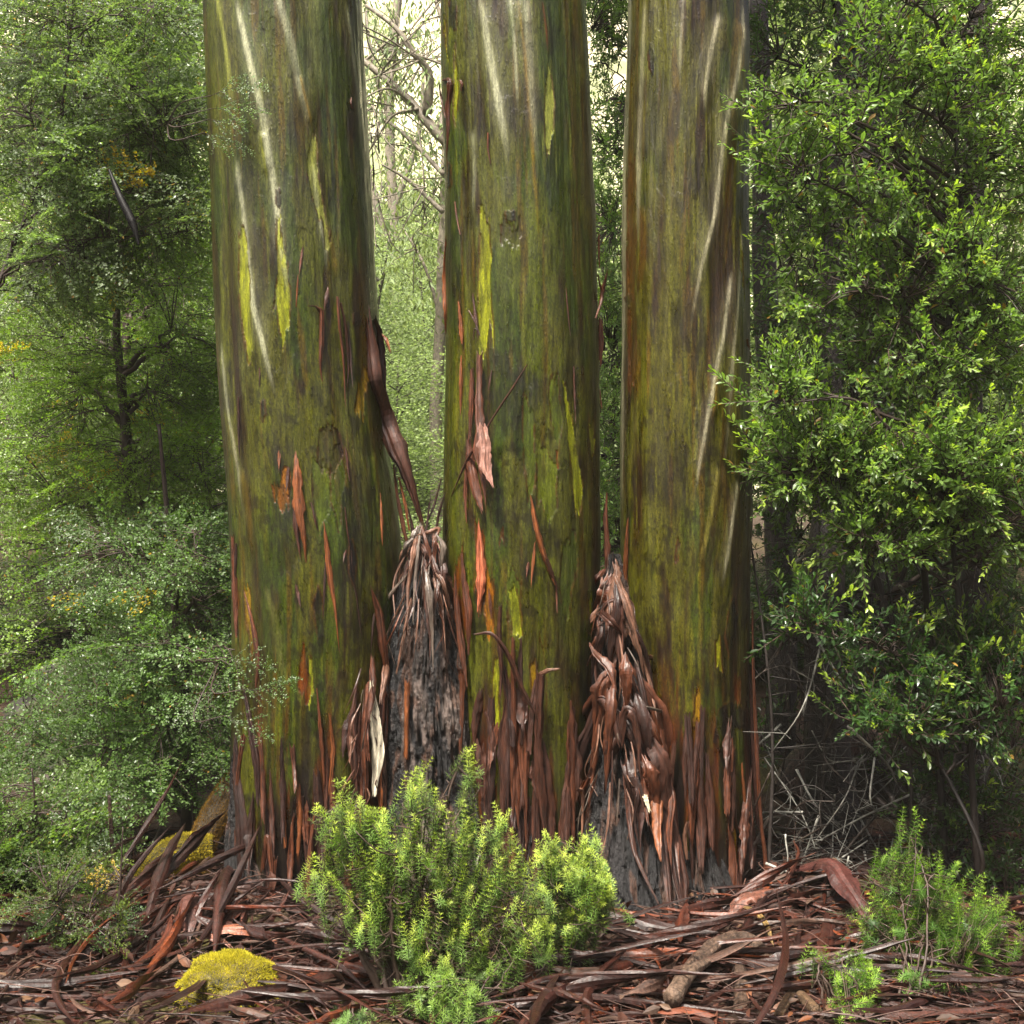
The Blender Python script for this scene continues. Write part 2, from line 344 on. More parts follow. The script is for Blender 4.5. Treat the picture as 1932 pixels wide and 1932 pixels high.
YEL = (.48, .50, .05); LEM = (.56, .58, .26); ORY = (.42, .24, .012); RUST = (.22, .050, .014); ORG = (.50, .17, .03); GRN = (.11, .145, .022)
CREAM = (.85, .83, 1.4); GREY = (.62, .62, 1.0); GUM = (.012, .008, .016); BRN = (.045, .022, .010); DIM = (.19, .19, .12); BLU = (.10, .13, .05)
TRUNKS = {
 'one': dict(Y=.30, seed=11,
  L=[(-3200, 300), (-60, 383), (0, 386), (175, 393), (350, 402), (525, 406), (676, 414), (803, 422), (978, 434), (1083, 439), (1300, 442), (1483, 437), (1600, 434), (1680, 424), (1760, 398), (1820, 372)],
  R=[(-3200, 600), (0, 680), (175, 688), (315, 697), (490, 707), (595, 714), (700, 719), (838, 732), (908, 744), (1000, 756), (1100, 762), (1300, 755), (1483, 752), (1600, 756), (1680, 768), (1760, 795), (1820, 830)],
  streaks=[([(408, -20), (424, 68), (435, 140), (440, 230)], 6, LEM, .7), ([(396, -20), (410, 100), (420, 330), (424, 560)], 4, DIM, .5),
   ([(440, -20), (463, 68), (482, 154), (498, 220), (508, 290), (519, 360), (527, 445), (538, 515), (548, 570), (554, 610)], 8.5, CREAM, .95),
   ([(446, 290), (450, 330), (459, 385), (470, 490), (480, 578), (500, 660), (512, 715), (523, 765)], 7, CREAM, .85),
   ([(520, -20), (547, 70), (561, 140), (575, 200), (585, 260)], 10, GREY, .75), ([(595, -20), (597, 87), (602, 157), (598, 210)], 13, (.30, .33, .27), .7),
   ([(613, 420), (627, 472), (634, 530)], 7, ORY, .4), ([(652, 0), (662, 105), (672, 180), (682, 300)], 3.5, GREY, .7), ([(565, 140), (579, 200), (590, 250)], 3, ORY, .8),
   ([(590, 300), (600, 400), (612, 470), (617, 520)], 5, CREAM, .6), ([(497, 1100), (515, 1153), (533, 1258), (545, 1320)], 8, DIM, .8), ([(416, 640), (424, 700), (438, 800), (452, 900), (462, 1000)], 3.5, CREAM, .5),
   ([(494, 245), (500, 300), (505, 340)], 3, YEL, .9), ([(455, 880), (468, 960), (478, 1060)], 6, ORY, .5), ([(445, 760), (460, 900), (480, 1060), (490, 1200), (520, 1400)], 12, BRN, .8), ([(470, 240), (472, 420), (475, 600)], 14, BRN, .45), ([(430, 260), (436, 500), (444, 780)], 9, BRN, .7), ([(690, 620), (700, 700), (712, 800), (740, 960)], 10, BRN, .55)],
  patches=[([(456, 413), (464, 437), (468, 480), (473, 525), (474, 600), (477, 660), (470, 697), (464, 660), (457, 620), (451, 560), (450, 500)], YEL),
   ([(522, 413), (524, 525), (513, 595), (521, 575), (527, 620), (534, 658), (547, 591), (549, 560), (541, 490), (531, 440), (529, 402)], YEL),
   ([(589, 245), (580, 297), (580, 336), (589, 367), (606, 420), (612, 470), (624, 460), (618, 430), (608, 395), (601, 332), (597, 273)], LEM),
   ([(690, 687), (696, 700), (685, 770), (687, 803), (680, 776), (669, 778), (674, 733), (685, 698)], ORY),
   ([(461, 1111), (469, 1111), (477, 1188), (474, 1240), (463, 1160)], ORY), ([(583, 1225), (589, 1258), (592, 1304), (584, 1335), (578, 1300)], YEL),
   ([(565, 1255), (572, 1222), (580, 1260), (588, 1300), (583, 1330), (570, 1320), (562, 1290)], RUST),
   ([(540, 884), (531, 897), (527, 902), (536, 925), (545, 940), (548, 915), (547, 890)], ORG), ([(527, 903), (512, 922), (516, 943), (527, 954), (543, 956), (545, 935), (536, 925)], (.30, .10, .03)),
   ([(440, 1040), (450, 1080), (450, 1160), (440, 1170)], RUST), ([(622, 860), (640, 850), (652, 900), (640, 1000), (622, 940)], (.10, .125, .02)), ([(590, 870), (620, 880), (625, 960), (600, 1000), (588, 940)], GRN),
   ([(520, 360), (528, 356), (532, 385), (526, 395), (519, 385)], GUM), ([(665, 590), (678, 586), (684, 606), (676, 616), (666, 610)], GUM),
   ([(494, 755), (500, 752), (503, 780), (497, 800), (492, 790)], GUM), ([(590, 1140), (600, 1100), (608, 1130), (612, 1200), (606, 1240), (600, 1210)], GUM),
   ([(655, 1018), (664, 1015), (672, 1060), (668, 1110), (658, 1080)], GUM), ([(529, 1390), (537, 1390), (540, 1415), (532, 1422)], GUM),
   ([(600, 830), (612, 800), (640, 820), (650, 870), (625, 900), (600, 880)], BRN), ([(688, 620), (714, 630), (716, 720), (700, 690)], BRN)]),
 'two': dict(Y=.30, seed=23,
  L=[(-3200, 800), (-60, 829), (0, 830), (175, 833), (350, 840), (525, 841), (676, 843), (803, 840), (978, 837), (1083, 838), (1200, 846), (1400, 858), (1550, 862), (1650, 850), (1760, 826), (1820, 790)],
  R=[(-3200, 1070), (0, 1104), (210, 1116), (420, 1124), (676, 1130), (908, 1133), (1013, 1134), (1200, 1128), (1400, 1122), (1600, 1124), (1700, 1135), (1820, 1160)],
  streaks=[([(903, -20), (916, 52), (927, 122), (941, 192), (955, 280), (960, 330)], 9, CREAM, .85), ([(963, -20), (970, 87), (976, 175), (978, 230)], 4, GREY, .8),
   ([(990, -20), (998, 110), (1007, 245), (1018, 332)], 9, GREY, .55), ([(975, -20), (990, 105), (1000, 227), (1014, 420), (1020, 500)], 4.5, ORY, .5), ([(1022, 0), (1030, 60), (1034, 110)], 2.5, RUST, .9), ([(1032, 10), (1040, 60), (1042, 110)], 3, GUM, .8),
   ([(892, 240), (897, 330), (893, 420)], 5, GREY, .4), ([(1105, 140), (1110, 300), (1108, 420)], 8, BRN, .7), ([(1070, 330), (1095, 450), (1110, 560)], 7, BRN, .6), ([(850, 0), (854, 60)], 6, GUM, .9),
   ([(848, 360), (850, 430), (856, 520)], 5, GUM, .5), ([(930, 180), (945, 420), (955, 700)], 16, DIM, .3), ([(960, 100), (968, 40), (955, -20)], 8, GRN, .6),
   ([(1035, 1080), (1050, 1170), (1060, 1260), (1065, 1340)], 12, BRN, .85), ([(1026, 660), (1035, 780), (1045, 900)], 5, BRN, .5)],
  patches=[([(1034, 119), (1025, 210), (1028, 262), (1035, 290), (1044, 245), (1048, 192), (1042, 147)], LEM),
   ([(908, 395), (904, 490), (900, 595), (904, 676), (914, 676), (923, 612), (932, 672), (927, 560), (927, 470), (923, 402), (921, 420), (917, 405)], YEL),
   ([(837, 40), (842, 52), (846, 115), (841, 95)], YEL), ([(858, 70), (855, 210), (860, 245), (864, 157)], YEL),
   ([(1060, 722), (1065, 768), (1077, 873), (1082, 925), (1089, 975), (1098, 953), (1100, 908), (1091, 866), (1081, 810), (1070, 750)], YEL),
   ([(1110, 775), (1112, 820), (1119, 873), (1123, 845), (1118, 792), (1113, 800)], YEL), ([(1035, 743), (1040, 800), (1053, 843), (1060, 790), (1055, 720), (1045, 700)], GRN),
   ([(986, 760), (990, 740), (1005, 780), (1010, 900), (998, 960), (988, 860)], GRN), ([(1012, 850), (1025, 840), (1050, 880), (1052, 960), (1035, 990), (1015, 940)], (.16, .19, .03)),
   ([(1060, 1060), (1055, 1110), (1070, 1185), (1078, 1120), (1090, 1060), (1085, 1000), (1068, 1020)], BLU), ([(955, 1100), (965, 1060), (985, 1100), (980, 1200), (960, 1190)], GRN),
   ([(897, 985), (893, 1100), (903, 1150), (915, 1130), (918, 1080), (912, 1010)], RUST), ([(918, 1070), (932, 1100), (930, 1190), (918, 1200), (912, 1150)], ORG),
   ([(860, 1060), (872, 1040), (882, 1180), (870, 1260), (862, 1200)], RUST), ([(960, 1110), (975, 1100), (985, 1160), (984, 1200), (966, 1200)], YEL), ([(876, 930), (880, 900), (884, 960), (878, 978)], YEL),
   ([(942, 1005), (949, 995), (951, 1018), (944, 1020)], RUST), ([(1047, 850), (1053, 850), (1054, 890), (1049, 888)], RUST), ([(1108, 1140), (1113, 1110), (1120, 1160), (1118, 1220)], YEL),
   ([(845, 300), (851, 310), (852, 350), (846, 355)], GUM), ([(952, 400), (972, 395), (974, 415), (956, 418)], GUM), ([(944, 420), (985, 425), (985, 460), (945, 455)], (.07, .055, .04)),
   ([(1000, 1260), (1010, 1240), (1015, 1300), (1008, 1340)], ORY), ([(1010, 1380), (1018, 1200), (1030, 1240), (1030, 1400)], (.14, .13, .03)),
   ([(930, 1250), (940, 1240), (944, 1420), (932, 1500)], YEL), ([(846, -40), (862, -40), (862, 60), (850, 50)], GUM)]),
 'three': dict(Y=.30, seed=37, warm=1,
  L=[(-3200, 1205), (-60, 1187), (0, 1186), (175, 1184), (455, 1176), (676, 1177), (873, 1172), (1013, 1171), (1200, 1176), (1400, 1190), (1600, 1206), (1700, 1200), (1820, 1180)],
  R=[(-3200, 1400), (-60, 1410), (350, 1410), (676, 1413), (803, 1415), (978, 1419), (1083, 1414), (1304, 1411), (1396, 1413), (1536, 1418), (1641, 1424), (1693, 1434), (1740, 1450), (1820, 1480)],
  streaks=[([(1356, 20), (1354, 35), (1340, 98), (1330, 168), (1329, 224)], 6, CREAM, .8), ([(1400, -20), (1399, 70), (1387, 150), (1373, 210), (1364, 262), (1356, 332), (1347, 402), (1333, 462), (1322, 507), (1308, 577), (1298, 647)], 5.5, CREAM, .85),
   ([(1382, 507), (1373, 560), (1364, 630), (1354, 670), (1347, 715), (1333, 792), (1319, 873), (1308, 960)], 5, CREAM, .7),
   ([(1216, -20), (1212, 150), (1206, 330), (1204, 500)], 6, GREY, .5), ([(1268, 300), (1262, 480), (1255, 640), (1250, 760)], 6, DIM, .5), ([(1400, 420), (1392, 560), (1380, 700), (1372, 820), (1360, 930)], 4, CREAM, .55), ([(1357, 873), (1347, 943), (1333, 1013), (1318, 1083)], 7, (.42, .38, .2), .65), ([(1391, 900), (1378, 995), (1368, 1065), (1364, 1120)], 4, CREAM, .8), ([(1290, -20), (1284, 80), (1282, 180)], 4, GREY, .5),
   ([(1262, 150), (1250, 240), (1240, 330)], 10, DIM, .45), ([(1395, 40), (1396, 110), (1393, 160)], 5, ORY, .5), ([(1402, 120), (1396, 250), (1392, 400)], 4, YEL, .5), ([(1300, 30), (1290, 200), (1275, 380)], 8, (.14, .16, .03), .6),
   ([(1180, 0), (1182, 400), (1177, 800), (1176, 1100)], 3, GREY, .6), ([(1213, 380), (1215, 470), (1208, 560)], 8, (.2, .09, .03), .5), ([(1385, 700), (1370, 800), (1360, 900), (1340, 1050), (1320, 1200)], 9, BRN, .75), ([(1402, 880), (1395, 1050), (1385, 1300), (1375, 1500)], 9, BRN, .75),
   ([(1388, 210), (1378, 350), (1360, 500), (1345, 640)], 8, BRN, .6), ([(1350, 700), (1347, 760), (1340, 800)], 3, ORY, .6), ([(1309, 1000), (1300, 1150), (1295, 1290)], 5, (.17, .15, .05), .5)],
  patches=[([(1225, 85), (1231, 80), (1236, 110), (1233, 145), (1226, 130)], GUM), ([(1180, 560), (1192, 552), (1194, 566), (1184, 572)], GUM), ([(1278, 1020), (1284, 1025), (1280, 1070), (1274, 1060)], BRN),
   ([(1376, 1140), (1388, 1125), (1393, 1160), (1388, 1200), (1375, 1245), (1368, 1200)], GUM), ([(1355, 1340), (1378, 1322), (1400, 1335), (1412, 1345), (1408, 1370), (1385, 1375), (1380, 1410), (1372, 1470), (1360, 1440), (1345, 1400)], GUM),
   ([(1317, 1290), (1323, 1330), (1320, 1400), (1330, 1430), (1312, 1440), (1305, 1390), (1312, 1330)], ORY), ([(1396, 400), (1400, 470), (1402, 560), (1394, 500)], YEL), ([(1350, 1210), (1358, 1200), (1365, 1260), (1352, 1270)], YEL),
   ([(1300, 1400), (1318, 1360), (1320, 1500), (1290, 1560)], RUST), ([(1378, 1540), (1388, 1560), (1398, 1700), (1380, 1690)], ORY), ([(1185, 330), (1200, 300), (1200, 700), (1188, 740)], (.10, .055, .02)),
   ([(1387, 1280), (1397, 1270), (1400, 1330), (1388, 1330)], RUST)]),
}
def trunk(T, label, place):
    Yc = T['Y']; d = Yc - CAMY; sd = T['seed']
    Lp = np.array(T['L']); Rp = np.array(T['R'])
    rows = np.concatenate([np.linspace(-3200, -130, 60)[:-1], np.linspace(-130, 1825, 940)])
    # smooth profile
    def prof(A):
        f = np.interp(rows, A[:, 0], A[:, 1]); k = np.ones(41) / 41
        fine = np.interp(np.linspace(-200, 1825, 2026), A[:, 0], A[:, 1]); fine = np.convolve(np.pad(fine, 30, 'edge'), np.ones(61) / 61, 'valid')
        return np.where(rows > -130, np.interp(rows, np.linspace(-200, 1825, 2026), fine), f)
    l, r = prof(Lp), prof(Rp)
    cx = ((l + r) / 2 - 966) * PXK * d; R = (r - l) / 2 * PXK * d; R *= 1 / np.sqrt(1 + (R / d) ** 2)
    z = CAMZ - (rows - 966) * PXK * d
    N = 420
    th = np.linspace(-np.pi, np.pi, N, endpoint=False)
    # denser on the side that can be seen
    th = th + .28 * np.sin(th) * -1
    TH, ZZ = np.meshgrid(th, z); RR = R[:, None] * np.ones_like(TH); PY = rows[:, None] * np.ones_like(TH)
    fl = sum(a * np.cos(k * TH + ph + ZZ * tw) for a, k, ph, tw in [(.018, 3, sd, .5), (.015, 5, sd * 2, -.8), (.012, 8, sd * 3, .9), (.007, 13, sd, 1.4), (.003, 21, sd, -.8)])
    edge = np.abs(np.sin(TH)) ** 3     # keep the silhouettes where they were measured
    base = smooth(PY, 1450, 1750)
    fl = fl * (1 - .6 * edge) * (1 + 2.2 * base)
    rad = RR * (1 + fl)
    xs = cx[:, None] + rad * np.sin(TH); ys = Yc - rad * np.cos(TH)
    px, py = project(np.stack([xs, ys, ZZ], -1))
    front = np.cos(TH) > -.25
    us = TH * RR * 1.0; A = us + 3 * sd
    wob = (fbm(us * 9, ZZ * 3 + sd, 1) - .5) * 14
    jag = (fbm(us * 60, ZZ * 14 + sd, 4) - .5) * 11; jagy = (fbm(us * 90, ZZ * 4 + sd, 5) - .5) * 60
    # base colours: long streaks and blotches
    def S(f, a, s, o=4, slant=0): return fbm((A + slant * ZZ) * f, ZZ * f / a, s, o)
    n_a = S(16, 9, 1, slant=T.get('slant', 0)); n_b = S(26, 13, 2); n_c = S(9, 4, 3); n_d = S(42, 8, 4); n_e = S(7, 2.2, 5, 5)
    col = np.zeros(TH.shape + (3,)) + np.array([.105, .102, .022])
    def mix(c, w): 
        nonlocal col
        col = col * (1 - w[..., None]) + np.array(c) * w[..., None]
    mix((.050, .028, .010), smooth(n_a, .46, .60) * .95)
    mix((.145, .155, .024), smooth(n_b, .55, .70) * .75)
    mix((.15, .155, .085), smooth(n_c, .52, .66) * .55 * (1 - .6 * smooth(PY, 700, 1200)))
    mix((.055, .095, .016), smooth(S(8, 4, 6), .50, .64) * .75); mix((.16, .17, .025), smooth(S(6, 5, 7), .56, .66) * .5)
    mix((.15, .085, .018), smooth(S(30, 16, 7), .60, .72) * .7)
    mix((.022, .015, .006), smooth(n_e, .54, .70) * .62)
    mix((.23, .24, .05), smooth(S(55, 20, 0), .66, .76) * .5)
    mix((.028, .014, .008), smooth(np.abs(np.sin(TH)), .80, .99) * .35 * (n_a > .3))  # both flanks darkened: shading of the round stem put into the colour
    speck = fbm(A * 150, ZZ * 90, 3, 3); mix((.015, .01, .008), smooth(speck, .60, .70) * .5); fine = fbm(A * 120, ZZ * 16, 7, 4); mix((.02, .014, .006), smooth(fine, .52, .70) * .35); mix((.15, .15, .035), smooth(fine, .46, .32) * .18)
    blot = fbm(A * 26, ZZ * 17, 6, 4) ; mix((.022, .016, .008), smooth(blot, .60, .72) * .6 * smooth(PY, 350, 900))
    hgt = np.zeros(TH.shape) + .0022 * (n_b - .5) * 4 + .0022 * (n_d - .5)
    for i_, f in enumerate([.6, 1.0]):
        e = fbm(A * 7 * (1 + i_) + 31 * i_, ZZ * 1.3 * (1 + i_) + 5, 2 + i_, 4)     # thin plates with drawn edges
        hgt += .0012 * smooth(e, .5, .505) ; mix((.03, .018, .01), np.exp(-((e - .502) / .0025) ** 2) * .45)
    mix((.016, .008, .006), smooth(PY + 200 * (n_c - .5) + 420 * (n_a - .5), 1350, 1580) * .93)  # darkened foot: blackened bark, with the deep shade there painted in too
    mix((.13, .036, .012), smooth(PY + 300 * (n_b - .5), 1180, 1480) * smooth(S(22, 9, 5), .50, .60) * .8 * (1 - .6 * base))
    for line, w, c, k in T['streaks']:  # pale streaks: cream bark, plus wet sky sheen painted into the colour
        dist, s = pdist(px + wob * .35, py, line)
        ww = w * (.35 + .85 * np.sin(np.pi * np.clip(s * .9 + .08, 0, 1)) ** .6)
        q_ = (.75 * np.exp(-(dist / (ww * .62)) ** 4) + .2 * np.exp(-(dist / (ww * 1.7)) ** 2)) * front * k * (.7 + .55 * fbm(A * 70, ZZ * 3, 5, 3)) * smooth(s, 0, .10) * (1 - smooth(s, .68, 1))
        bright = sum(c) > .6
        mix(c, np.clip(q_ * (.75 + .6 * (n_d - .5)), 0, 1))
        hgt += (.0105 if bright else -.007 if c in (BRN,) else .002) * np.exp(-(dist / (ww * 2.6)) ** 2) * front * k * smooth(s, 0, .2) * (1 - smooth(s, .7, 1))
    for poly, c in T['patches']:
        small = c is GUM
        m = pip(px + wob * .25 + jag * .55, py + jagy * (.9 if not small else .15), poly) & front
        m2 = m.astype(float)
        tone = .25 + 1.25 * fbm(A * 60, ZZ * 7, 3)
        mo = pip(px + wob * .25 + jag * .55 + 1.6, py + jagy * (.9 if not small else .15), poly) & front; mi = pip(px + wob * .25 + jag * .55 - 1.6, py + jagy * (.9 if not small else .15), poly) & front
        rim = ((mo | mi) & ~(mo & mi)).astype(float); rim = rim * (fbm(A * 40, ZZ * 9, 2) > .42)
        mix(c, m2 * .88 * np.clip(tone, 0, 1.0) * (.45 + .75 * smooth(fbm(A * 34, ZZ * 11, 1, 4), .30, .55)).clip(0, 1)); mix((.10, .04, .012), rim * .7); hgt += (-.0038 if not small else .0035 * fbm(A * 200, ZZ * 200, 1)) * m2
    hgt *= (1 - smooth(np.abs(TH), 2.2, 2.6))
    rad = rad + hgt
    v = np.stack([cx[:, None] + rad * np.sin(TH), Yc - rad * np.cos(TH), ZZ], -1)
    M = len(rows)
    i = np.arange(M - 1)[:, None] * N; j = np.arange(N)[None]
    q = np.stack([i + j, i + N + j, i + N + (j + 1) % N, i + (j + 1) % N], -1).reshape(-1, 4)
    root = thing('gum_tree', (float(cx[-1]), Yc, float(gz(cx[-1], Yc))), label, 'tree', 'smooth barked gum trees')
    b = np.array(root.location)
    col = np.clip((col + .10 * (col - col.mean(axis=(0, 1)))) * (np.array([.48, .45, .175]) if T.get('warm') else np.array([.45, .465, .175])), .003, .8)
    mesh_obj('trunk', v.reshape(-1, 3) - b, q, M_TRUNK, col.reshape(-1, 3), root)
    # crown high above, out of the picture
    return root, dict(cx=cx, R=R, z=z, rows=rows, Y=Yc)
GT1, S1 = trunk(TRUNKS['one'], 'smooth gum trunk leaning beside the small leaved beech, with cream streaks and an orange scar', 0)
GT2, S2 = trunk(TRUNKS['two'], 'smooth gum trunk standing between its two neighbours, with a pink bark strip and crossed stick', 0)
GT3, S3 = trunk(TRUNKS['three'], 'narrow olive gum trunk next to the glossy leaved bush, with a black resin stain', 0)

# ---------------------------------------------------------------- buttresses of old rough bark between the stems
def buttress(root, name, rows_, Yc, depth, dark, seed, flare=0.0):
    a = np.array(rows_, float)      # (py, left, right)
    py = np.linspace(a[0, 0], a[-1, 0], 620)
    k = np.ones(31) / 31
    l = np.convolve(np.pad(np.interp(py, a[:, 0], a[:, 1]), 15, 'edge'), k, 'valid'); r = np.convolve(np.pad(np.interp(py, a[:, 0], a[:, 2]), 15, 'edge'), k, 'valid')
    d = Yc - CAMY
    cx = ((l + r) / 2 - 966) * PXK * d; R = (r - l) / 2 * PXK * d; z = CAMZ - (py - 966) * PXK * d
    N = 300; th = np.linspace(-np.pi, np.pi, N, endpoint=False)
    TH, ZZ = np.meshgrid(th, z); RR = R[:, None] * np.ones_like(TH); PY = py[:, None] * np.ones_like(TH)
    Dp = RR * depth + flare * smooth(PY, 1450, 1780)
    A = TH * .16 + seed
    f1 = fbm(A * 34, ZZ * 4, 1, 5); f2 = fbm(A * 110, ZZ * 11, 2, 4); f3 = np.abs(fbm(A * 46, ZZ * 3.2, 4, 4) - .5) * 2
    h = .050 * (f1 - .5) + .030 * (f2 - .5) - .022 * np.exp(-(f3 / .07) ** 2) + .012 * (fbm(A * 260, ZZ * 34, 3, 3) - .5)
    s = 1 - .5 * np.abs(np.sin(TH)) ** 4
    x = cx[:, None] + (RR + h * s) * np.sin(TH); y = Yc - (Dp + h * 1.3) * np.cos(TH)
    c1 = np.array([.13, .095, .08]); c2 = np.array([.006, .005, .006]); c3 = np.array([.10, .045, .025])
    px = project(np.stack([x, y, ZZ], -1))[0]
    w = smooth(f1 + .35 * (f2 - .5), .42, .62) * dark(px, PY)
    col = c2 + (c1 - c2) * w[..., None]
    w3 = smooth(fbm(A * 50, ZZ * 8, 6, 3), .58, .7)[..., None] * .6; col = col * (1 - w3) + c3 * w3
    M = len(py); i = np.arange(M - 1)[:, None] * N; j = np.arange(N)[None]
    q = np.stack([i + j, i + N + j, i + N + (j + 1) % N, i + (j + 1) % N], -1).reshape(-1, 4)
    b = np.array(root.location)
    o = mesh_obj('buttress', np.stack([x, y, ZZ], -1).reshape(-1, 3) - b, q, M_ROUGH, col.reshape(-1, 3), root)
    o['label'] = name
    return dict(cx=cx, R=R, D=Dp[:, 0], z=z, rows=py, Y=Yc)
B1 = buttress(GT2, 'rough grey and black bark buttress', [(1000, 795, 812), (1040, 782, 828), (1085, 762, 850), (1150, 735, 868), (1250, 716, 886), (1350, 710, 902), (1480, 712, 915), (1600, 705, 935), (1760, 665, 975), (1830, 640, 1000)], .22, 1.0,
              lambda px, py: smooth(px + 30 * np.sin(py * .02), 735, 800) * (1 - .8 * smooth(px, 845, 880)) * smooth(py, 1150, 1330) + .05, 3.0)
B2 = buttress(GT3, 'wet black bark buttress', [(1045, 1150, 1166), (1120, 1130, 1190), (1200, 1118, 1222), (1300, 1110, 1250), (1400, 1098, 1275), (1500, 1090, 1290), (1600, 1080, 1300), (1700, 1072, 1312), (1790, 1075, 1330), (1850, 1080, 1350)], .22, 1.0,
              lambda px, py: .03 + .12 * smooth(py, 1650, 1800), 5.0, flare=.32)
B3 = buttress(GT1, 'blackened bark skirt', [(1420, 440, 470), (1500, 434, 482), (1600, 428, 520), (1680, 420, 590), (1740, 410, 640), (1800, 395, 680)], .14, .9,
              lambda px, py: .03 + .5 * smooth(px, 540, 600) * smooth(py, 1640, 1700), 7.0, flare=.10)
B4 = buttress(GT3, 'blackened bark skirt', [(1560, 1290, 1350), (1620, 1275, 1375), (1680, 1262, 1405), (1740, 1250, 1440), (1800, 1240, 1470)], .12, .8,
              lambda px, py: .03 + 0 * px, 8.0, flare=.06)
B5 = buttress(GT2, 'dark bark skirt', [(1500, 900, 1075), (1600, 890, 1085), (1700, 878, 1105), (1800, 860, 1120)], .20, .95,
              lambda px, py: .03 + 0 * px, 9.0, flare=.05)

def on(S, px, py, lift=.004):
    """a point of the stem's surface seen at (px, py), lifted off it"""
    Y = S['Y']
    for _ in range(6):
        p = P(px, py, Y)
        cx = np.interp(p[2], S['z'][::-1], S['cx'][::-1]); R = np.interp(p[2], S['z'][::-1], S['R'][::-1])
        D = np.interp(p[2], S['z'][::-1], S['D'][::-1]) if 'D' in S else R
        s = np.clip((p[0] - cx) / R, -1.0, 1.0)
        Y = S['Y'] - D * math.sqrt(max(1 - s * s, 0))
    p = P(px, py, Y - lift)
    return p
KPX = PXK * 6.0
CHOC = (.042, .016, .010); RED = (.070, .022, .010); RUSTY = (.13, .040, .012); TAN = (.12, .058, .036); PINK = (.24, .12, .09); DARKR = (.026, .011, .008); GREYB = (.085, .064, .05); OCH = (.36, .19, .06)
n_strips = {}; spare = {}
def hang(S, root, pts, w, curl=.7, outer=RED, inner=TAN, twist=0.0, seed=None, lifts=None, n=30, own=False, m=9, th=.0022):
    seed = int(RND.integers(1, 900)) if seed is None else seed
    lf = np.interp(np.linspace(0, 1, len(pts)), np.linspace(0, 1, len(lifts)), lifts) if lifts is not None else np.full(len(pts), .012)
    p = [on(S, x, y, l) for (x, y), l in zip(pts, lf)]
    a = Acc(); ribbon(a, p, np.array(w, float) * KPX, curl, outer, inner, twist=twist, n=n, m=m, seed=seed, th=th)
    n_strips[root.name] = n_strips.get(root.name, 0) + 1
    if n_strips[root.name] > 98: spare.setdefault(root.name, (root, []))[1].append(a.get()); return
    part('bark_strip', a, M_STRIP, root, smooth_sh=False)
# --- left stem
H = lambda *a, **k: hang(S1, GT1, *a, **k)
H([(558, 852), (560, 900), (563, 960), (572, 1010), (576, 1052)], [3, 20, 24, 12, 2], .9, RUSTY, PINK, lifts=[.004, .03, .02, .006], seed=4)
H([(556, 930), (558, 990), (566, 1050)], [6, 14, 1], 1.2, CHOC, TAN, lifts=[.02, .012])
H([(611, 985), (617, 1040), (622, 1090), (632, 1150), (640, 1228)], [1, 11, 12, 5, 1], 1.0, RUSTY, TAN)
H([(651, 960), (655, 1000), (660, 1030)], [7, 7, 4], 2.6, CHOC, TAN, lifts=[.03, .02])
H([(660, 1040), (662, 1080), (672, 1130), (682, 1200)], [10, 14, 8, 1], 1.4, DARKR, CHOC)
H([(600, 580), (606, 590), (606, 640), (604, 690), (608, 722)], [3, 13, 15, 7, 2], 1.6, RED, PINK, lifts=[.03, .02, .008])
H([(582, 577), (594, 578), (603, 590)], [2, 4, 5], 2.0, CHOC, TAN, lifts=[.05, .02])
H([(637, 563), (640, 610), (648, 680), (652, 770)], [13, 12, 10, 2], 2.2, RED, TAN, lifts=[.03, .01])
H([(642, 570), (652, 620), (657, 690), (655, 730)], [6, 8, 6, 1], 1.5, CHOC, TAN, lifts=[.02, .006])
H([(520, 282), (520, 320), (524, 372)], [4, 5, 6], 1.2, RED, TAN)
H([(663, 185), (662, 195), (665, 205)], [3, 4, 2], 1, RED, TAN)
H([(700, 250), (705, 330), (704, 360)], [3, 5, 2], 2, DARKR, CHOC)
# the long swollen hanging strip on the right flank
H([(694, 600), (700, 660), (708, 720), (724, 780), (746, 840), (766, 890), (782, 940), (797, 990)], [12, 30, 38, 54, 62, 40, 20, 7], [.8, 1.5, 1.7, 1.5], CHOC, RED, lifts=[.02, .04, .09, .13, .12, .10], n=44, m=12, th=.004)
H([(720, 630), (728, 640), (736, 662)], [3, 9, 3], 1.0, RUSTY, TAN, lifts=[.05, .08])
H([(706, 600), (716, 640), (722, 700), (728, 780)], [10, 22, 16, 6], 1.2, DARKR, CHOC, lifts=[.02, .03])
H([(743, 880), (750, 940), (760, 990), (770, 1040), (776, 1100)], [4, 10, 12, 8, 3], 1.5, RED, TAN, lifts=[.02, .05])
H([(752, 900), (764, 950), (772, 1000)], [3, 9, 4], 1.5, RUSTY, TAN, lifts=[.04, .06])
H([(700, 1110), (715, 1160), (722, 1220), (735, 1300)], [2, 18, 20, 4], 1.0, RED, TAN, lifts=[.02, .05])
H([(438, 1010), (442, 1080), (444, 1150), (446, 1200)], [6, 14, 12, 4], 1.0, RED, TAN, lifts=[.02, .03])
H([(462, 1120), (476, 1180), (486, 1250), (482, 1300)], [2, 10, 12, 3], 1.2, RED, TAN, lifts=[.01, .03])
H([(458, 1290), (472, 1370), (484, 1450), (486, 1520)], [3, 16, 18, 4], 1.2, DARKR, TAN, lifts=[.02, .05])
H([(443, 1390), (448, 1480), (455, 1570), (452, 1640)], [6, 26, 30, 10], 1.0, DARKR, CHOC, lifts=[.03, .05])
H([(565, 1480), (566, 1540), (562, 1610)], [2, 12, 6], 1.2, RUSTY, TAN, lifts=[.01, .03])
H([(592, 1540), (585, 1600), (580, 1680), (572, 1740)], [10, 16, 16, 4], 2.0, RED, TAN, lifts=[.05, .07])
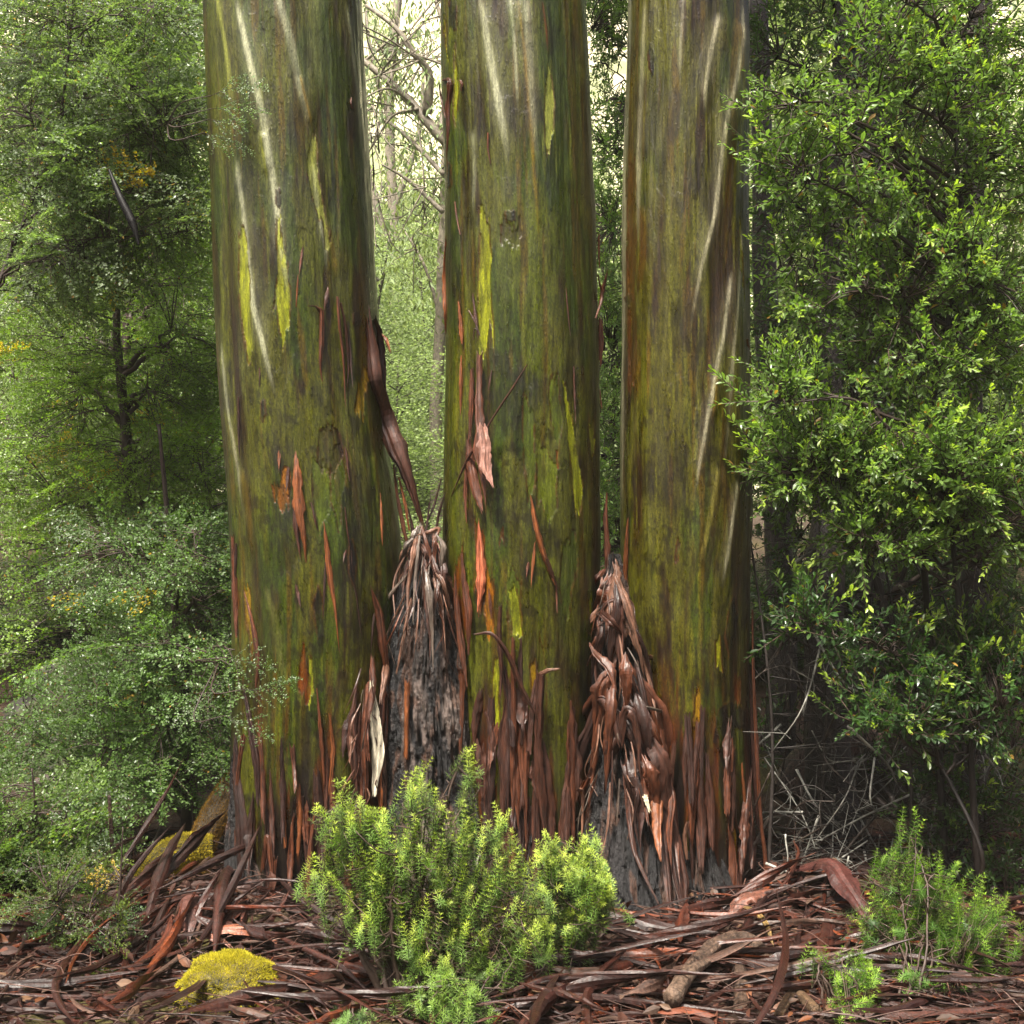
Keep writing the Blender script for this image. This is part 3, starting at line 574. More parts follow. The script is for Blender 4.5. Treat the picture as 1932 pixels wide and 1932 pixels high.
H([(534, 1470), (536, 1520), (538, 1600)], [3, 9, 5], 1.2, RUSTY, TAN)
H([(598, 1300), (606, 1400), (612, 1480)], [2, 10, 4], 1.2, RED, TAN); H([(622, 1350), (628, 1420), (620, 1500)], [3, 12, 6], 1.2, RUSTY, TAN)
H([(495, 1640), (505, 1580), (515, 1690)], [8, 14, 4], 1.2, RED, TAN, lifts=[.06, .08]); H([(520, 1620), (508, 1700), (500, 1730)], [8, 14, 4], 1.2, RED, TAN, lifts=[.06, .08])
for k in range(26):     # torn skirt round the foot
    x = RND.uniform(455, 735); y0 = RND.uniform(1330, 1560) - .35 * abs(x - 560) * (x > 640); L = RND.uniform(70, 210)
    y0 = min(y0, 1730 - L * .6)
    s = RND.uniform(-14, 14)
    H([(x, y0), (x + s, y0 + L * .5), (x + s * 1.6, y0 + L)], [RND.uniform(4, 22), RND.uniform(7, 26), RND.uniform(3, 12)], RND.uniform(.5, 2), [RED, DARKR, CHOC, DARKR][int(RND.integers(4))], [TAN, PINK, CHOC][int(RND.integers(3))], twist=RND.uniform(-.8, .8), lifts=[.006, .02, RND.uniform(.02, .08)], n=20)
# pale torn plate between stem and buttress
H([(700, 1285), (706, 1350), (712, 1420), (706, 1500)], [6, 22, 26, 8], .6, (.62, .56, .42), (.55, .45, .3), lifts=[.06, .08, .08])
for k in range(14):
    x = RND.uniform(655, 735); y0 = RND.uniform(1200, 1380); L = RND.uniform(90, 230)
    H([(x, y0), (x - 6 + 10 * (RND.random() - .5), y0 + L * .5), (x + RND.uniform(-12, 6), y0 + L)], [RND.uniform(3, 14), RND.uniform(10, 26), 6], RND.uniform(.5, 1.6), [RED, RUSTY, CHOC, TAN][int(RND.integers(4))], [TAN, PINK][int(RND.integers(2))], twist=RND.uniform(-1, 1), lifts=[.02, .06, .09], n=20)
def flakes(S, root, n, xr, yr, rg):
    for k in range(n):
        x, y, L = rg.uniform(*xr), rg.uniform(*yr), rg.uniform(30, 130); s = rg.uniform(-6, 6)
        hang(S, root, [(x, y), (x + s, y + L * .5), (x + s * 2, y + L)], [RND.uniform(1, 4), RND.uniform(3, 9), 1], RND.uniform(.6, 1.6), [RED, CHOC, DARKR, RUSTY][int(RND.integers(4))], TAN, lifts=[.004, .012, RND.uniform(.004, .03)], n=16, m=6)
flakes(S1, GT1, 16, (440, 720), (430, 1250), RND)
# --- middle stem
H = lambda *a, **k: hang(S2, GT2, *a, **k)
H([(835, 150), (848, 152), (846, 200), (846, 250), (842, 310)], [6, 16, 18, 8, 2], [2.2, 1.2, 1.2], RED, TAN, lifts=[.05, .03, .02], seed=9)
H([(828, 155), (833, 190), (840, 222)], [2, 5, 2], 1.2, CHOC, TAN, lifts=[.06, .05])
H([(842, 450), (840, 520), (842, 580), (841, 625)], [3, 13, 13, 4], 1.0, RUSTY, RED, lifts=[.03, .03])
H([(865, 570), (870, 620), (872, 650)], [3, 10, 3], 1.0, RUSTY, TAN); H([(884, 585), (895, 605), (905, 632)], [4, 8, 4], 2.2, CHOC, TAN, lifts=[.05, .05])
H([(893, 640), (896, 620), (905, 630)], [3, 4, 1], 2.0, DARKR, CHOC, lifts=[.05, .05])
H([(858, 380), (862, 410), (868, 442)], [2, 5, 2], 1.0, RED, PINK); H([(921, 250), (921, 280), (925, 308)], [4, 4, 2], 1.2, RED, TAN); H([(868, 150), (871, 158), (870, 170)], [4, 6, 2], 1, RED, TAN)
H([(905, 675), (904, 740), (905, 800), (908, 860), (918, 912)], [20, 19, 20, 27, 4], [1.8, 1.4, .8, .3, .2], RED, (.5, .27, .22), lifts=[.03, .06, .09, .10, .10], twist=[0, 0, .2, .25, .4], seed=21, n=40)
H([(908, 800), (914, 840), (916, 880), (929, 915)], [14, 26, 22, 3], .35, PINK, PINK, lifts=[.105, .115, .12], seed=31)
H([(890, 700), (889, 760), (886, 830)], [10, 14, 8], 1.5, RED, TAN, lifts=[.01, .03])
H([(992, 692), (965, 735), (935, 780), (905, 830), (880, 870), (852, 935)], [3, 9, 10, 13, 12, 2], 2.9, CHOC, RED, lifts=[.16, .12, .07, .04, .02], n=40, m=10, th=.004, twist=[0, 0])
H([(884, 830), (888, 880), (900, 930), (910, 965)], [8, 22, 20, 3], .9, RED, TAN, lifts=[.02, .04]); H([(900, 860), (910, 900), (916, 950)], [6, 12, 2], .9, RED, TAN, lifts=[.04, .05])
H([(880, 880), (878, 930), (880, 985)], [6, 9, 2], 1.0, RED, TAN)
H([(1002, 938), (1010, 985), (1024, 1040), (1046, 1100)], [4, 14, 16, 6], 1.5, RUSTY, TAN, lifts=[.01, .02], seed=14); H([(1030, 1050), (1040, 1080), (1050, 1105)], [8, 12, 6], 1.5, CHOC, TAN, lifts=[.03, .02])
H([(903, 985), (906, 1040), (908, 1100), (902, 1150)], [2, 16, 20, 3], .7, (.34, .10, .05), TAN)
H([(1128, 520), (1136, 560), (1124, 600)], [2, 12, 5], 2.0, RED, PINK, lifts=[.12, .06]); H([(1146, 512), (1138, 545), (1128, 590)], [1, 12, 4], 1.6, RED, PINK, lifts=[.1, .05])
H([(1133, 600), (1134, 650), (1133, 690)], [8, 11, 3], .7, RED, RED, lifts=[.05, .05]); H([(1130, 440), (1130, 470), (1131, 505)], [3, 5, 2], 1, RUSTY, TAN); H([(1132, 735), (1134, 760), (1136, 770)], [2, 4, 2], 1, RUSTY, TAN, lifts=[.03, .05])
H([(1145, 930), (1143, 985), (1146, 1040), (1142, 1110)], [2, 12, 14, 8], 1.2, RED, TAN, lifts=[.10, .10]); 
H([(870, 1040), (876, 1100), (884, 1160), (884, 1230)], [3, 14, 16, 4], .9, RED, TAN, lifts=[.02, .05]); H([(858, 1080), (862, 1150), (872, 1230), (880, 1290)], [3, 14, 14, 3], 1.1, RED, TAN, lifts=[.05, .07])
H([(944, 1145), (942, 1200), (946, 1260), (944, 1320)], [16, 15, 10, 2], [2.4, 1.2, 1.0], CHOC, TAN, lifts=[.05, .04])
H([(898, 1197), (925, 1195), (945, 1215), (965, 1250), (985, 1300), (1010, 1345)], [3, 8, 10, 12, 10, 6], 1.0, CHOC, PINK, lifts=[.14, .12, .07, .05], n=36)
H([(968, 1208), (968, 1270), (970, 1380), (964, 1500)], [16, 14, 18, 6], [2.2, .9], RED, TAN, lifts=[.04, .03]); H([(983, 1205), (982, 1280), (990, 1400), (988, 1500)], [4, 14, 12, 6], 1.2, DARKR, TAN)
H([(1055, 1262), (1035, 1265), (1020, 1272)], [3, 8, 9], .6, TAN, PINK, lifts=[.15, .09]); H([(1020, 1268), (1018, 1340), (1016, 1430), (1024, 1520), (1030, 1580)], [24, 24, 22, 18, 3], [1.6, .9], CHOC, TAN, lifts=[.06, .04, .04], n=36)
H([(1072, 1360), (1070, 1400), (1072, 1450)], [3, 12, 4], .9, RED, TAN); H([(1092, 1490), (1100, 1500), (1098, 1580)], [12, 13, 6], 2.0, TAN, GREYB, lifts=[.12, .1]); H([(1072, 1490), (1070, 1560), (1064, 1640)], [12, 18, 8], 1.4, CHOC, TAN, lifts=[.04, .06])
flakes(S2, GT2, 10, (850, 1120), (500, 1150), RND)
for k in range(46):
    x = RND.uniform(905, 1075); y0 = RND.uniform(1250, 1600); L = RND.uniform(60, 300)
    if 1030 < x < 1062 and RND.random() < .8: continue
    y0 = min(y0, 1760 - L * .7); s = RND.uniform(-12, 12)
    H([(x, y0), (x + s, y0 + L * .5), (x + s * 1.4, y0 + L)], [RND.uniform(6, 24), RND.uniform(12, 36), RND.uniform(8, 30), RND.uniform(2, 16)], RND.uniform(.3, 1.4), [RED, CHOC, CHOC, DARKR, DARKR][int(RND.integers(5))], [TAN, PINK, CHOC][int(RND.integers(3))], twist=RND.uniform(-.6, .6), lifts=[.006, .02, RND.uniform(.02, .06)], n=20)
# --- right stem
H = lambda *a, **k: hang(S3, GT3, *a, **k)
H([(1410, 640), (1414, 670), (1416, 700)], [3, 9, 3], 1.0, RUSTY, TAN, lifts=[.04, .04]); H([(1185, 978), (1182, 1030), (1180, 1100), (1183, 1170)], [2, 9, 10, 6], .9, RUSTY, RED, lifts=[.03, .03])
H([(1352, 745), (1354, 750), (1352, 756)], [2, 3, 1], 1, RED, TAN); H([(1420, 1150), (1422, 1280), (1428, 1400), (1436, 1540), (1452, 1690)], [4, 8, 12, 10, 14], 1.6, RED, CHOC, lifts=[.06, .08, .08], n=40)
H([(1414, 1260), (1418, 1350), (1424, 1460), (1430, 1560)], [3, 10, 16, 8], 1.4, DARKR, RED, lifts=[.05, .05]); H([(1372, 1430), (1382, 1480), (1390, 1560)], [8, 14, 3], 1.2, CHOC, RED); H([(1400, 1440), (1404, 1500), (1408, 1560)], [3, 9, 3], 1.2, RUSTY, TAN)
H([(1305, 1440), (1304, 1500), (1300, 1560)], [10, 14, 6], 1.4, RED, TAN, lifts=[.03, .04]); H([(1298, 1550), (1292, 1580), (1296, 1620)], [8, 10, 5], 1.0, TAN, PINK, lifts=[.08, .08])
for k in range(26):
    x = RND.uniform(1265, 1420); y0 = RND.uniform(1330, 1640); L = RND.uniform(50, 200); y0 = min(y0, 1760 - L * .8); s = RND.uniform(-10, 10)
    H([(x, y0), (x + s, y0 + L * .5), (x + s * 1.4, y0 + L)], [RND.uniform(3, 16), RND.uniform(8, 26), RND.uniform(2, 12)], RND.uniform(.4, 1.8), [CHOC, DARKR, CHOC, RED][int(RND.integers(4))], [TAN, PINK, CHOC][int(RND.integers(3))], twist=RND.uniform(-.6, .6), lifts=[.03, .05, RND.uniform(.04, .10)], n=18)
# --- the bundle of strips caught over the first buttress
def bundle(S, root, apex, spread, ylen, nst, cols, key, inn, bend=.35, wr=(5, 14)):
    ax, ay = apex
    for k in range(nst):
        u = RND.uniform(-1, 1); v = RND.random()
        x0 = ax + u * spread[0] * .25 + RND.normal() * 5; y0 = ay + RND.uniform(0, 1) ** 1.2 * spread[1]
        L = ylen * RND.uniform(.35, 1.0); dx = u * spread[0] * RND.uniform(.4, 1.1) * L / ylen
        x0 += u * (y0 - ay) * .30
        wmax = RND.uniform(*wr)
        top = RND.uniform(.03, .13); dx += RND.normal() * 26; L *= RND.uniform(.55, 1.15); kx = RND.normal() * 3
        wdt = [wmax * RND.uniform(.1, .8), wmax, wmax * RND.uniform(.5, 1), 1.5]
        hang(S, root, [(x0 - dx * .1, y0), (x0 + dx * .35 + kx, y0 + L * .25), (x0 + dx * .75 - kx * .6, y0 + L * .6), (x0 + dx, y0 + L)], wdt, RND.uniform(.25, 1.3), cols[int(RND.integers(len(cols)))], inn[int(RND.integers(len(inn)))],
             twist=RND.uniform(-1.5, 1.5), lifts=[top, top + .03, top * .9, RND.uniform(.02, .09)], n=26, m=8)
bundle(B1, GT2, (800, 990), (75, 120), 210, 22, [RED, CHOC, TAN, GREYB, CHOC], 1, [TAN, PINK, GREYB], wr=(6, 20))
hang(B1, GT2, [(768, 1285), (767, 1350), (766, 1430)], [16, 15, 12], 1.6, RUSTY, TAN, lifts=[.03, .03]); hang(B1, GT2, [(866, 1260), (872, 1290), (868, 1420)], [8, 16, 4], 1.2, RED, PINK, lifts=[.04, .03])
hang(B1, GT2, [(776, 1130), (762, 1200), (748, 1270)], [6, 8, 3], 1.2, TAN, PINK, lifts=[.05, .04]); hang(B1, GT2, [(790, 1010), (812, 1003), (826, 1000), (818, 1020)], [4, 10, 12, 4], .8, TAN, PINK, lifts=[.1, .1]);
for p_, w_ in [([(832, 905), (820, 950), (806, 985)], [2, 7, 5]), ([(840, 930), (828, 970), (822, 1010)], [2, 8, 5]), ([(812, 940), (806, 985), (800, 1030)], [2, 7, 5]), ([(770, 960), (778, 1000), (775, 1060)], [3, 9, 4])]:
    hang(B1, GT2, p_, w_, 1.4, DARKR, TAN, lifts=[.06, .05])
def fibres(S, root, apex, spread, ylen, n):
    for k in range(n):
        u = RND.uniform(-1, 1); y0 = apex[1] + RND.random() * spread[1]; x0 = apex[0] + u * spread[0] * .3 * (1 + (y0 - apex[1]) / spread[1]); L = ylen * RND.uniform(.2, .8)
        p = [on(S, x0, y0, RND.uniform(.03, .1)), on(S, x0 + u * L * .2 + RND.normal() * 8, y0 + L * .5, RND.uniform(.04, .13)), on(S, x0 + u * L * .35 + RND.normal() * 14, y0 + L, RND.uniform(.02, .09))]
        a = Acc(); ribbon(a, p, np.array([.5, 1, .8, .2]) * RND.uniform(1.5, 5) * KPX, RND.uniform(.3, 2), [TAN, CHOC, GREYB, RED][int(RND.integers(4))], TAN, twist=RND.uniform(-3, 3), n=14, m=4, seed=k % 50)
        spare.setdefault(root.name, (root, []))[1].append(a.get())
fibres(B1, GT2, (803, 1000), (80, 180), 200, 30); fibres(B2, GT3, (1160, 1090), (80, 420), 240, 40)
fibres(S1, GT1, (690, 1230), (50, 300), 160, 22)
H5 = lambda *a, **k: hang(B2, GT3, *a, **k)
bundle(B2, GT3, (1158, 1075), (80, 120), 200, 20, [TAN, CHOC, RED, DARKR], 1, [TAN, PINK, GREYB], wr=(8, 22))
bundle(B2, GT3, (1180, 1230), (115, 260), 430, 24, [RED, CHOC, DARKR, RED], 1, [TAN, PINK, GREYB], wr=(14, 38))
H5([(1160, 1060), (1164, 1085), (1155, 1130), (1148, 1170)], [8, 22, 20, 6], 1.0, TAN, PINK, lifts=[.06, .08]); H5([(1130, 1170), (1145, 1140), (1172, 1132), (1190, 1140), (1196, 1165)], [5, 12, 14, 14, 8], 1.2, CHOC, TAN, lifts=[.08, .1])
H5([(1100, 1360), (1108, 1335), (1135, 1325), (1155, 1345), (1170, 1400)], [16, 22, 26, 24, 12], 1.2, CHOC, TAN, lifts=[.10, .14, .12], n=34); H5([(1172, 1400), (1178, 1350), (1190, 1345), (1204, 1390), (1206, 1450)], [10, 20, 22, 12, 4], .9, CHOC, TAN, lifts=[.1, .15, .12], n=32)
H5([(1110, 1210), (1125, 1235), (1150, 1262), (1160, 1300)], [3, 14, 22, 6], .9, RED, PINK, lifts=[.1, .12]); H5([(1225, 1240), (1250, 1250), (1270, 1310), (1275, 1360)], [12, 14, 10, 3], 1.2, CHOC, TAN, lifts=[.09, .08])
H5([(1205, 1330), (1240, 1340), (1262, 1345), (1280, 1330)], [4, 7, 7, 3], .8, GREYB, TAN, lifts=[.12, .1]); H5([(1180, 1440), (1186, 1520), (1196, 1600), (1215, 1650), (1240, 1700)], [10, 16, 10, 8, 4], 1.2, CHOC, TAN, lifts=[.06, .08], n=34)
H5([(1232, 1440), (1238, 1500), (1240, 1570), (1246, 1620)], [18, 26, 20, 4], .9, RUSTY, PINK, lifts=[.09, .11]); H5([(1210, 1440), (1218, 1500), (1222, 1550)], [8, 18, 4], .9, RED, TAN, lifts=[.09, .11]); H5([(1216, 1500), (1226, 1530)], [9, 5], .5, (.6, .52, .36), TAN, lifts=[.13, .12])
H5([(1258, 1500), (1262, 1560), (1272, 1640), (1290, 1720)], [6, 12, 10, 6], 1.4, DARKR, CHOC, lifts=[.05, .06])
for root, lst in spare.values():       # more than a hundred strips on one stem: the rest as one part
    a = Acc()
    for v, q, c in lst: a.add(v, q, c)
    part('shredded_bark', a, M_STRIP, root, smooth_sh=False)['kind'] = 'stuff'

# ---------------------------------------------------------------- foliage builders
def beech_spray(rng, L=.34, leaf=.0160, nsub=15):
    """flat two-sided spray of small round leaves along x; returns leaf arrays and twig polylines"""
    pos, dr, sz, tw = [], [], [], []
    def run(p0, ang, ln, droop, first=False):
        n = max(3, int(ln / (leaf * .78)))
        p = np.array(p0, float); a = ang; pts = [p.copy()]
        for k in range(n):
            a += rng.normal() * .08
            p = p + np.array([math.cos(a), math.sin(a), -droop * k / n + rng.normal() * .08]) * ln / n; pts.append(p.copy())
            for s in (-1, 1):
                if rng.random() < .82 and (not first or k > 2):
                    aa = a + s * rng.uniform(.7, 1.2)
                    pos.append(p + rng.normal(size=3) * .0015); dr.append([math.cos(aa), math.sin(aa), rng.normal() * .25]); sz.append(leaf * rng.uniform(.65, 1.15))
        tw.append(pts); return pts, a
    pts, a = run([0, 0, 0], 0, L, .35, True)
    for k in range(nsub):
        u = (k + 1.5) / (nsub + 1.5); q = np.array(pts[int(u * (len(pts) - 1))]); s = 1 if k % 2 else -1
        run(q, s * rng.uniform(.6, .95), L * (.55 * (1 - u) + .10) * rng.uniform(.7, 1.2), .3)
    return np.array(pos), np.array(dr), np.array(sz), tw
def bush_sprig(rng, L=.18, leaf=.042, n=26):
    """upright sprig: narrow leaves spiralling round the twig, a rosette at its tip"""
    pos, dr, sz, tn = [], [], [], []; pts = []
    bend = rng.normal(size=2) * .15
    for k in range(n):
        u = k / (n - 1); p = np.array([u * L, bend[0] * L * u * u, bend[1] * L * u * u]); a = k * 2.4 + rng.normal() * .2
        op = .95 - .55 * u ** 2
        pos.append(p); dr.append([math.cos(op), math.sin(op) * math.cos(a), math.sin(op) * math.sin(a)]); sz.append(leaf * rng.uniform(.7, 1.15) * (1 - .35 * u)); tn.append(u)
    return np.array(pos), np.array(dr), np.array(sz), [[[0, 0, 0], [L * .5, bend[0] * L * .25, bend[1] * L * .25], [L, bend[0] * L, bend[1] * L]]], np.array(tn)
RS = np.random.default_rng(5)
BEECH = [beech_spray(RS) for _ in range(8)]
BEECHC = [beech_spray(RS, .30, .021, 9) for _ in range(5)]      # coarser, for trees further off
SPRIG = [bush_sprig(RS) for _ in range(10)]
SPRIGC = [bush_sprig(RS, .26, .055, 14) for _ in range(6)]

def place_sprays(accL, accT, protos, base, d, up, scale, tint, tpl, flat, twigcol, tips=None, rng=RND, twr=.0022, tws=3):
    """many sprays: base points, directions, up vectors, scales, tints (K,3); tips = colour of young leaves"""
    K = len(base); ch = rng.integers(0, len(protos), K)
    for c in range(len(protos)):
        idx = np.where(ch == c)[0]
        if not len(idx): continue
        pr = protos[c]; B = basis(d[idx], up[idx]) * scale[idx][:, None, None]
        pos = np.einsum('kij,mj->kmi', B, pr[0]) + base[idx][:, None]
        Bn = basis(d[idx], up[idx]); ld = np.einsum('kij,mj->kmi', Bn, pr[1])
        m = len(pr[0]); nrm = Bn[:, None, :, 2] * flat + rng.normal(size=(len(idx), m, 3)) * .6
        if not flat: nrm = np.cross(ld, rng.normal(size=ld.shape)) * .5 + np.array([0, 0, .9])
        sz = scale[idx][:, None] * pr[2][None] * rng.uniform(.6, 1.2, (len(idx), m))
        col = tint[idx][:, None] * (1 + .5 * (rng.random((len(idx), m, 1)) - .5))
        if tips is not None:
            w = (smooth(pr[4], .55, .95)[None, :] * tips[1][idx][:, None])[..., None]
            col = col * (1 - w) + np.asarray(tips[0]) * w * (1 + .3 * (rng.random((len(idx), m, 1)) - .5))
        old = rng.random((len(idx), m)) < .012; col[old] = np.array([.28, .17, .04]) * rng.uniform(.4, 1.3, (int(old.sum()), 1))
        leaves(accL, tpl, pos.reshape(-1, 3), ld.reshape(-1, 3), nrm.reshape(-1, 3), sz.reshape(-1), col.reshape(-1, 3))
        if accT is not None:
            for line in pr[3][:tws]:
                ln = np.array(line)[::2] if len(line) > 4 else np.array(line)
                if len(ln) < 2: continue
                w = np.einsum('kij,mj->kmi', B, ln) + base[idx][:, None]       # K, m, 3
                k_, m_ = w.shape[:2]; r = twr * scale[idx][:, None] * np.linspace(1, .35, m_)[None]
                t = unit(np.gradient(w, axis=1)); a = unit(np.cross(t, np.array([.2, .3, 1.0]))); b = np.cross(t, a)
                th = np.array([0, 2.09, 4.19]); v = w[:, :, None] + (a[:, :, None] * np.cos(th)[:, None] + b[:, :, None] * np.sin(th)[:, None]) * r[..., None, None]
                i = np.arange(m_ - 1)[:, None] * 3; j = np.arange(3)[None]
                q = np.stack([i + j, i + (j + 1) % 3, i + 3 + (j + 1) % 3, i + 3 + j], -1).reshape(-1, 4)
                q = (q[None] + (np.arange(k_) * m_ * 3)[:, None, None]).reshape(-1, 4)
                accT.add(v.reshape(-1, 3), q, twigcol)
def in_ellipsoids(lobes, n, rng=RND, shell=.35):
    """random points of a union of ellipsoids (cx, cy, cz, rx, ry, rz); denser to the outside"""
    lobes = np.asarray(lobes, float); vol = lobes[:, 3] * lobes[:, 4] * lobes[:, 5]; vol = vol ** .8
    c = rng.choice(len(lobes), n, p=vol / vol.sum()); u = unit(rng.normal(size=(n, 3))) * (rng.random((n, 1)) ** shell)
    return lobes[c, :3] + u * lobes[c, 3:], c, u
def px_lobe(px, py, rx, ry, Y, dy):
    p = P(px, py, Y); k = PXK * (Y - CAMY); return [p[0], p[1], p[2], rx * k, dy, ry * k]
def limb_nodes(accB, trunk_pts, lobes, col, r0, rng=RND, per=2, nseg=10, u0=(.15, .95)):
    """limbs from the stem into the lobes of the crown; returns points along them to hang twigs on"""
    tp = resample(np.asarray(trunk_pts, float), 60); nodes = [tp[8:]]
    for lb in lobes:
        for k in range(per):
            e = np.array(lb[:3]) + rng.normal(size=3) * np.array(lb[3:]) * .35
            z_ = e[2] - rng.uniform(.1, .5) * np.linalg.norm(e[:2] - tp[-1, :2]) - .1
            s = tp[np.argmin(np.abs(tp[:, 2] - z_))]
            mid = (s + e) / 2 + np.array([0, 0, .12 * np.linalg.norm(e - s)]) + rng.normal(size=3) * .06 * np.linalg.norm(e - s)
            pl = resample([s, mid, e], nseg); pl[1:-1] += rng.normal(size=(nseg - 2, 3)) * .012
            tube(accB, pl, [r0 * .5, r0 * .12], col, 5, .1); nodes.append(resample(pl, 24)[5:])
    return np.concatenate(nodes)
def connect(accB, nodes, base, col, r=.004, rng=RND, frac=1.0):
    d = np.empty((len(base), 3)); 
    for s in range(0, len(base), 400):
        b = base[s:s + 400]; k = np.argmin(((b[:, None] - nodes[None]) ** 2).sum(-1), 1); n_ = nodes[k]; d[s:s + 400] = b - n_
        for q_, w_ in zip(b, n_):
            if rng.random() > frac: continue
            L = np.linalg.norm(q_ - w_)
            if L < .02: continue
            mid = (q_ + w_) / 2 + np.array([0, 0, .10 * L]) + rng.normal(size=3) * .05 * L
            tube(accB, resample([w_, mid, q_], 5), [r, r * .5], col, 4)
    return d

# ---------------------------------------------------------------- small-leaved beech saplings on the left
DKW = np.array([.028, .018, .014]); LICH = np.array([.20, .20, .17])
def beech(loc_px, trunk_px, Y, lobes, n, label, leafc, name='beech_sapling', r=.03, protos=BEECH, scale=(.85, 1.4), per=2, twr=.0022, tws=4, tpl=LEAF_S, mat=None, tipw=.25, group='small leaved beech saplings', extra=(), seed=1, tint2=(.09, .135, .03), nseg=10, rough=.1):
    rng = np.random.default_rng(seed)
    tp = [P(x, y, Y + dy) for x, y, dy in trunk_px]
    g0 = tp[0]; root = thing(name, (float(g0[0]), float(g0[1]), float(gz(g0[0], g0[1]))), label, 'tree', group)
    tp[0] = np.array([g0[0], g0[1], gz(g0[0], g0[1]) - .03])
    a = Acc(); tube(a, tp, [r, r * .8, r * .3], DKW * 1.3, 10, .12, n=40, rng=rng)
    part('trunk', a, M_WOOD, root)
    B = Acc(); nodes = limb_nodes(B, tp, lobes, DKW * 1.4, r, rng, per)
    L = Acc(); T = Acc()
    pos, c, u = in_ellipsoids(lobes, n, rng)
    d = connect(B, nodes, pos, DKW * 1.6, .0035, rng)
    if len(extra):
        ep = np.array([P(e[0], e[1], e[2]) for e in extra]); ed = np.array([[e[3], -.15, e[4]] for e in extra])
        for e_ in ep: tube(B, resample([nodes[np.argmin(((nodes - e_) ** 2).sum(1))], e_ - [.15, -.05, .02], e_], 8), [.004, .002], DKW * 1.6, 4)
    d[:, 2] *= .4; d = unit(unit(d) + rng.normal(size=d.shape) * np.array([.45, .45, .12]) + np.array([0, -.15, 0]))
    up = np.array([0, 0, .75]) + rng.normal(size=d.shape) * .4 + np.array([0, -.75, 0])
    sc_ = rng.uniform(*scale, size=n)
    var = rng.random((n, 1)); tint = np.asarray(leafc) * (1 - var * .6) + np.asarray(tint2) * var * .6
    tint = tint * rng.uniform(.7, 1.3, (n, 1))
    yl = rng.random(n) < .012; tint[yl] = (.42, .30, .02)
    if len(extra):
        place_sprays(L, T, protos, ep, unit(ed), np.tile([0, -.8, .7], (len(ep), 1)) + rng.normal(size=(len(ep), 3)) * .15, rng.uniform(.6, .85, len(ep)), np.tile(np.asarray(tint2), (len(ep), 1)), tpl, 1.0, DKW * 1.8, rng=rng, twr=twr, tws=tws)
    place_sprays(L, T, protos, pos - d * .1, d, up, sc_, tint, tpl, 1.0, DKW * 1.8, rng=rng, twr=twr, tws=tws)
    v, q, c_ = T.get(); B.add(v, q, c_)
    part('branches', B, M_WOOD, root); part('foliage', L, mat or M_LEAF, root, smooth_sh=False)
    return root
# nearest: sprays reaching in front of the left gum
beech(None, [(346, 1700, 0), (352, 1500, 0), (345, 1260, 0), (332, 1180, 0), (318, 1000, .1), (300, 800, .1)], 1.0,
      [px_lobe(330, 1215, 130, 60, .9, .45), px_lobe(250, 1290, 110, 55, .9, .45), px_lobe(330, 1390, 130, 70, .8, .4), px_lobe(250, 1440, 130, 80, .9, .4), px_lobe(130, 1380, 130, 120, 1., .45), px_lobe(410, 1290, 70, 60, .5, .25),
       px_lobe(400, 1060, 60, 100, 1.0, .4), px_lobe(280, 1060, 130, 90, 1.1, .5), px_lobe(440, 1240, 50, 40, .2, .2)], 330,
      'beech sapling with tiny leaves on a forked dark stem, over the mossy log', (.11, .185, .055), seed=2, r=.03, extra=[(462, 1300, -.2, 1, -.12), (430, 1240, -.2, 1, -.1), (425, 1350, -.15, 1, -.3)], tint2=(.075, .13, .035))
beech(None, [(-150, 1760, 0), (-120, 1400, .1), (-90, 1000, 0), (-40, 760, .1), (-10, 560, 0), (60, 380, .1), (110, 240, 0), (140, 0, 0), (170, -250, 0)], .8,
      [px_lobe(300, 240, 120, 70, .8, .5), px_lobe(230, 330, 150, 80, .9, .5), px_lobe(250, 180, 120, 60, .9, .5), px_lobe(100, 250, 150, 130, .9, .5), px_lobe(270, 30, 90, 60, .9, .4), px_lobe(110, 60, 140, 100, 1.0, .5), px_lobe(260, 420, 150, 60, 1.0, .5), px_lobe(110, 480, 130, 110, 1.0, .5)], 400,
      'beech sapling whose flat grey green sprays hang by the top of the left gum', (.15, .205, .10), seed=3, r=.014, extra=[(400, 205, -.15, 1, .05), (395, 225, -.1, 1, -.25), (400, 180, -.1, 1, .3), (385, 250, -.1, .8, -.4)], tint2=(.10, .16, .05))
beech(None, [(60, 1750, 0), (200, 1400, 0), (240, 900, 0), (220, 600, 0), (250, 300, 0)], 1.9,
      [px_lobe(300, 530, 120, 80, 2.0, .6), px_lobe(340, 660, 110, 80, 2.0, .6), px_lobe(250, 740, 160, 70, 2.0, .6), px_lobe(340, 830, 120, 80, 2.0, .6), px_lobe(270, 930, 150, 80, 2.0, .6), px_lobe(120, 660, 130, 120, 2.0, .6), px_lobe(110, 900, 140, 130, 2.0, .6), px_lobe(340, 960, 100, 70, 1.8, .5), px_lobe(320, 400, 110, 70, 2.2, .6)], 430,
      'beech sapling with bright green sprays filling the middle left, beside two thin stems', (.15, .235, .04), seed=4, r=.04, tint2=(.13, .20, .035))
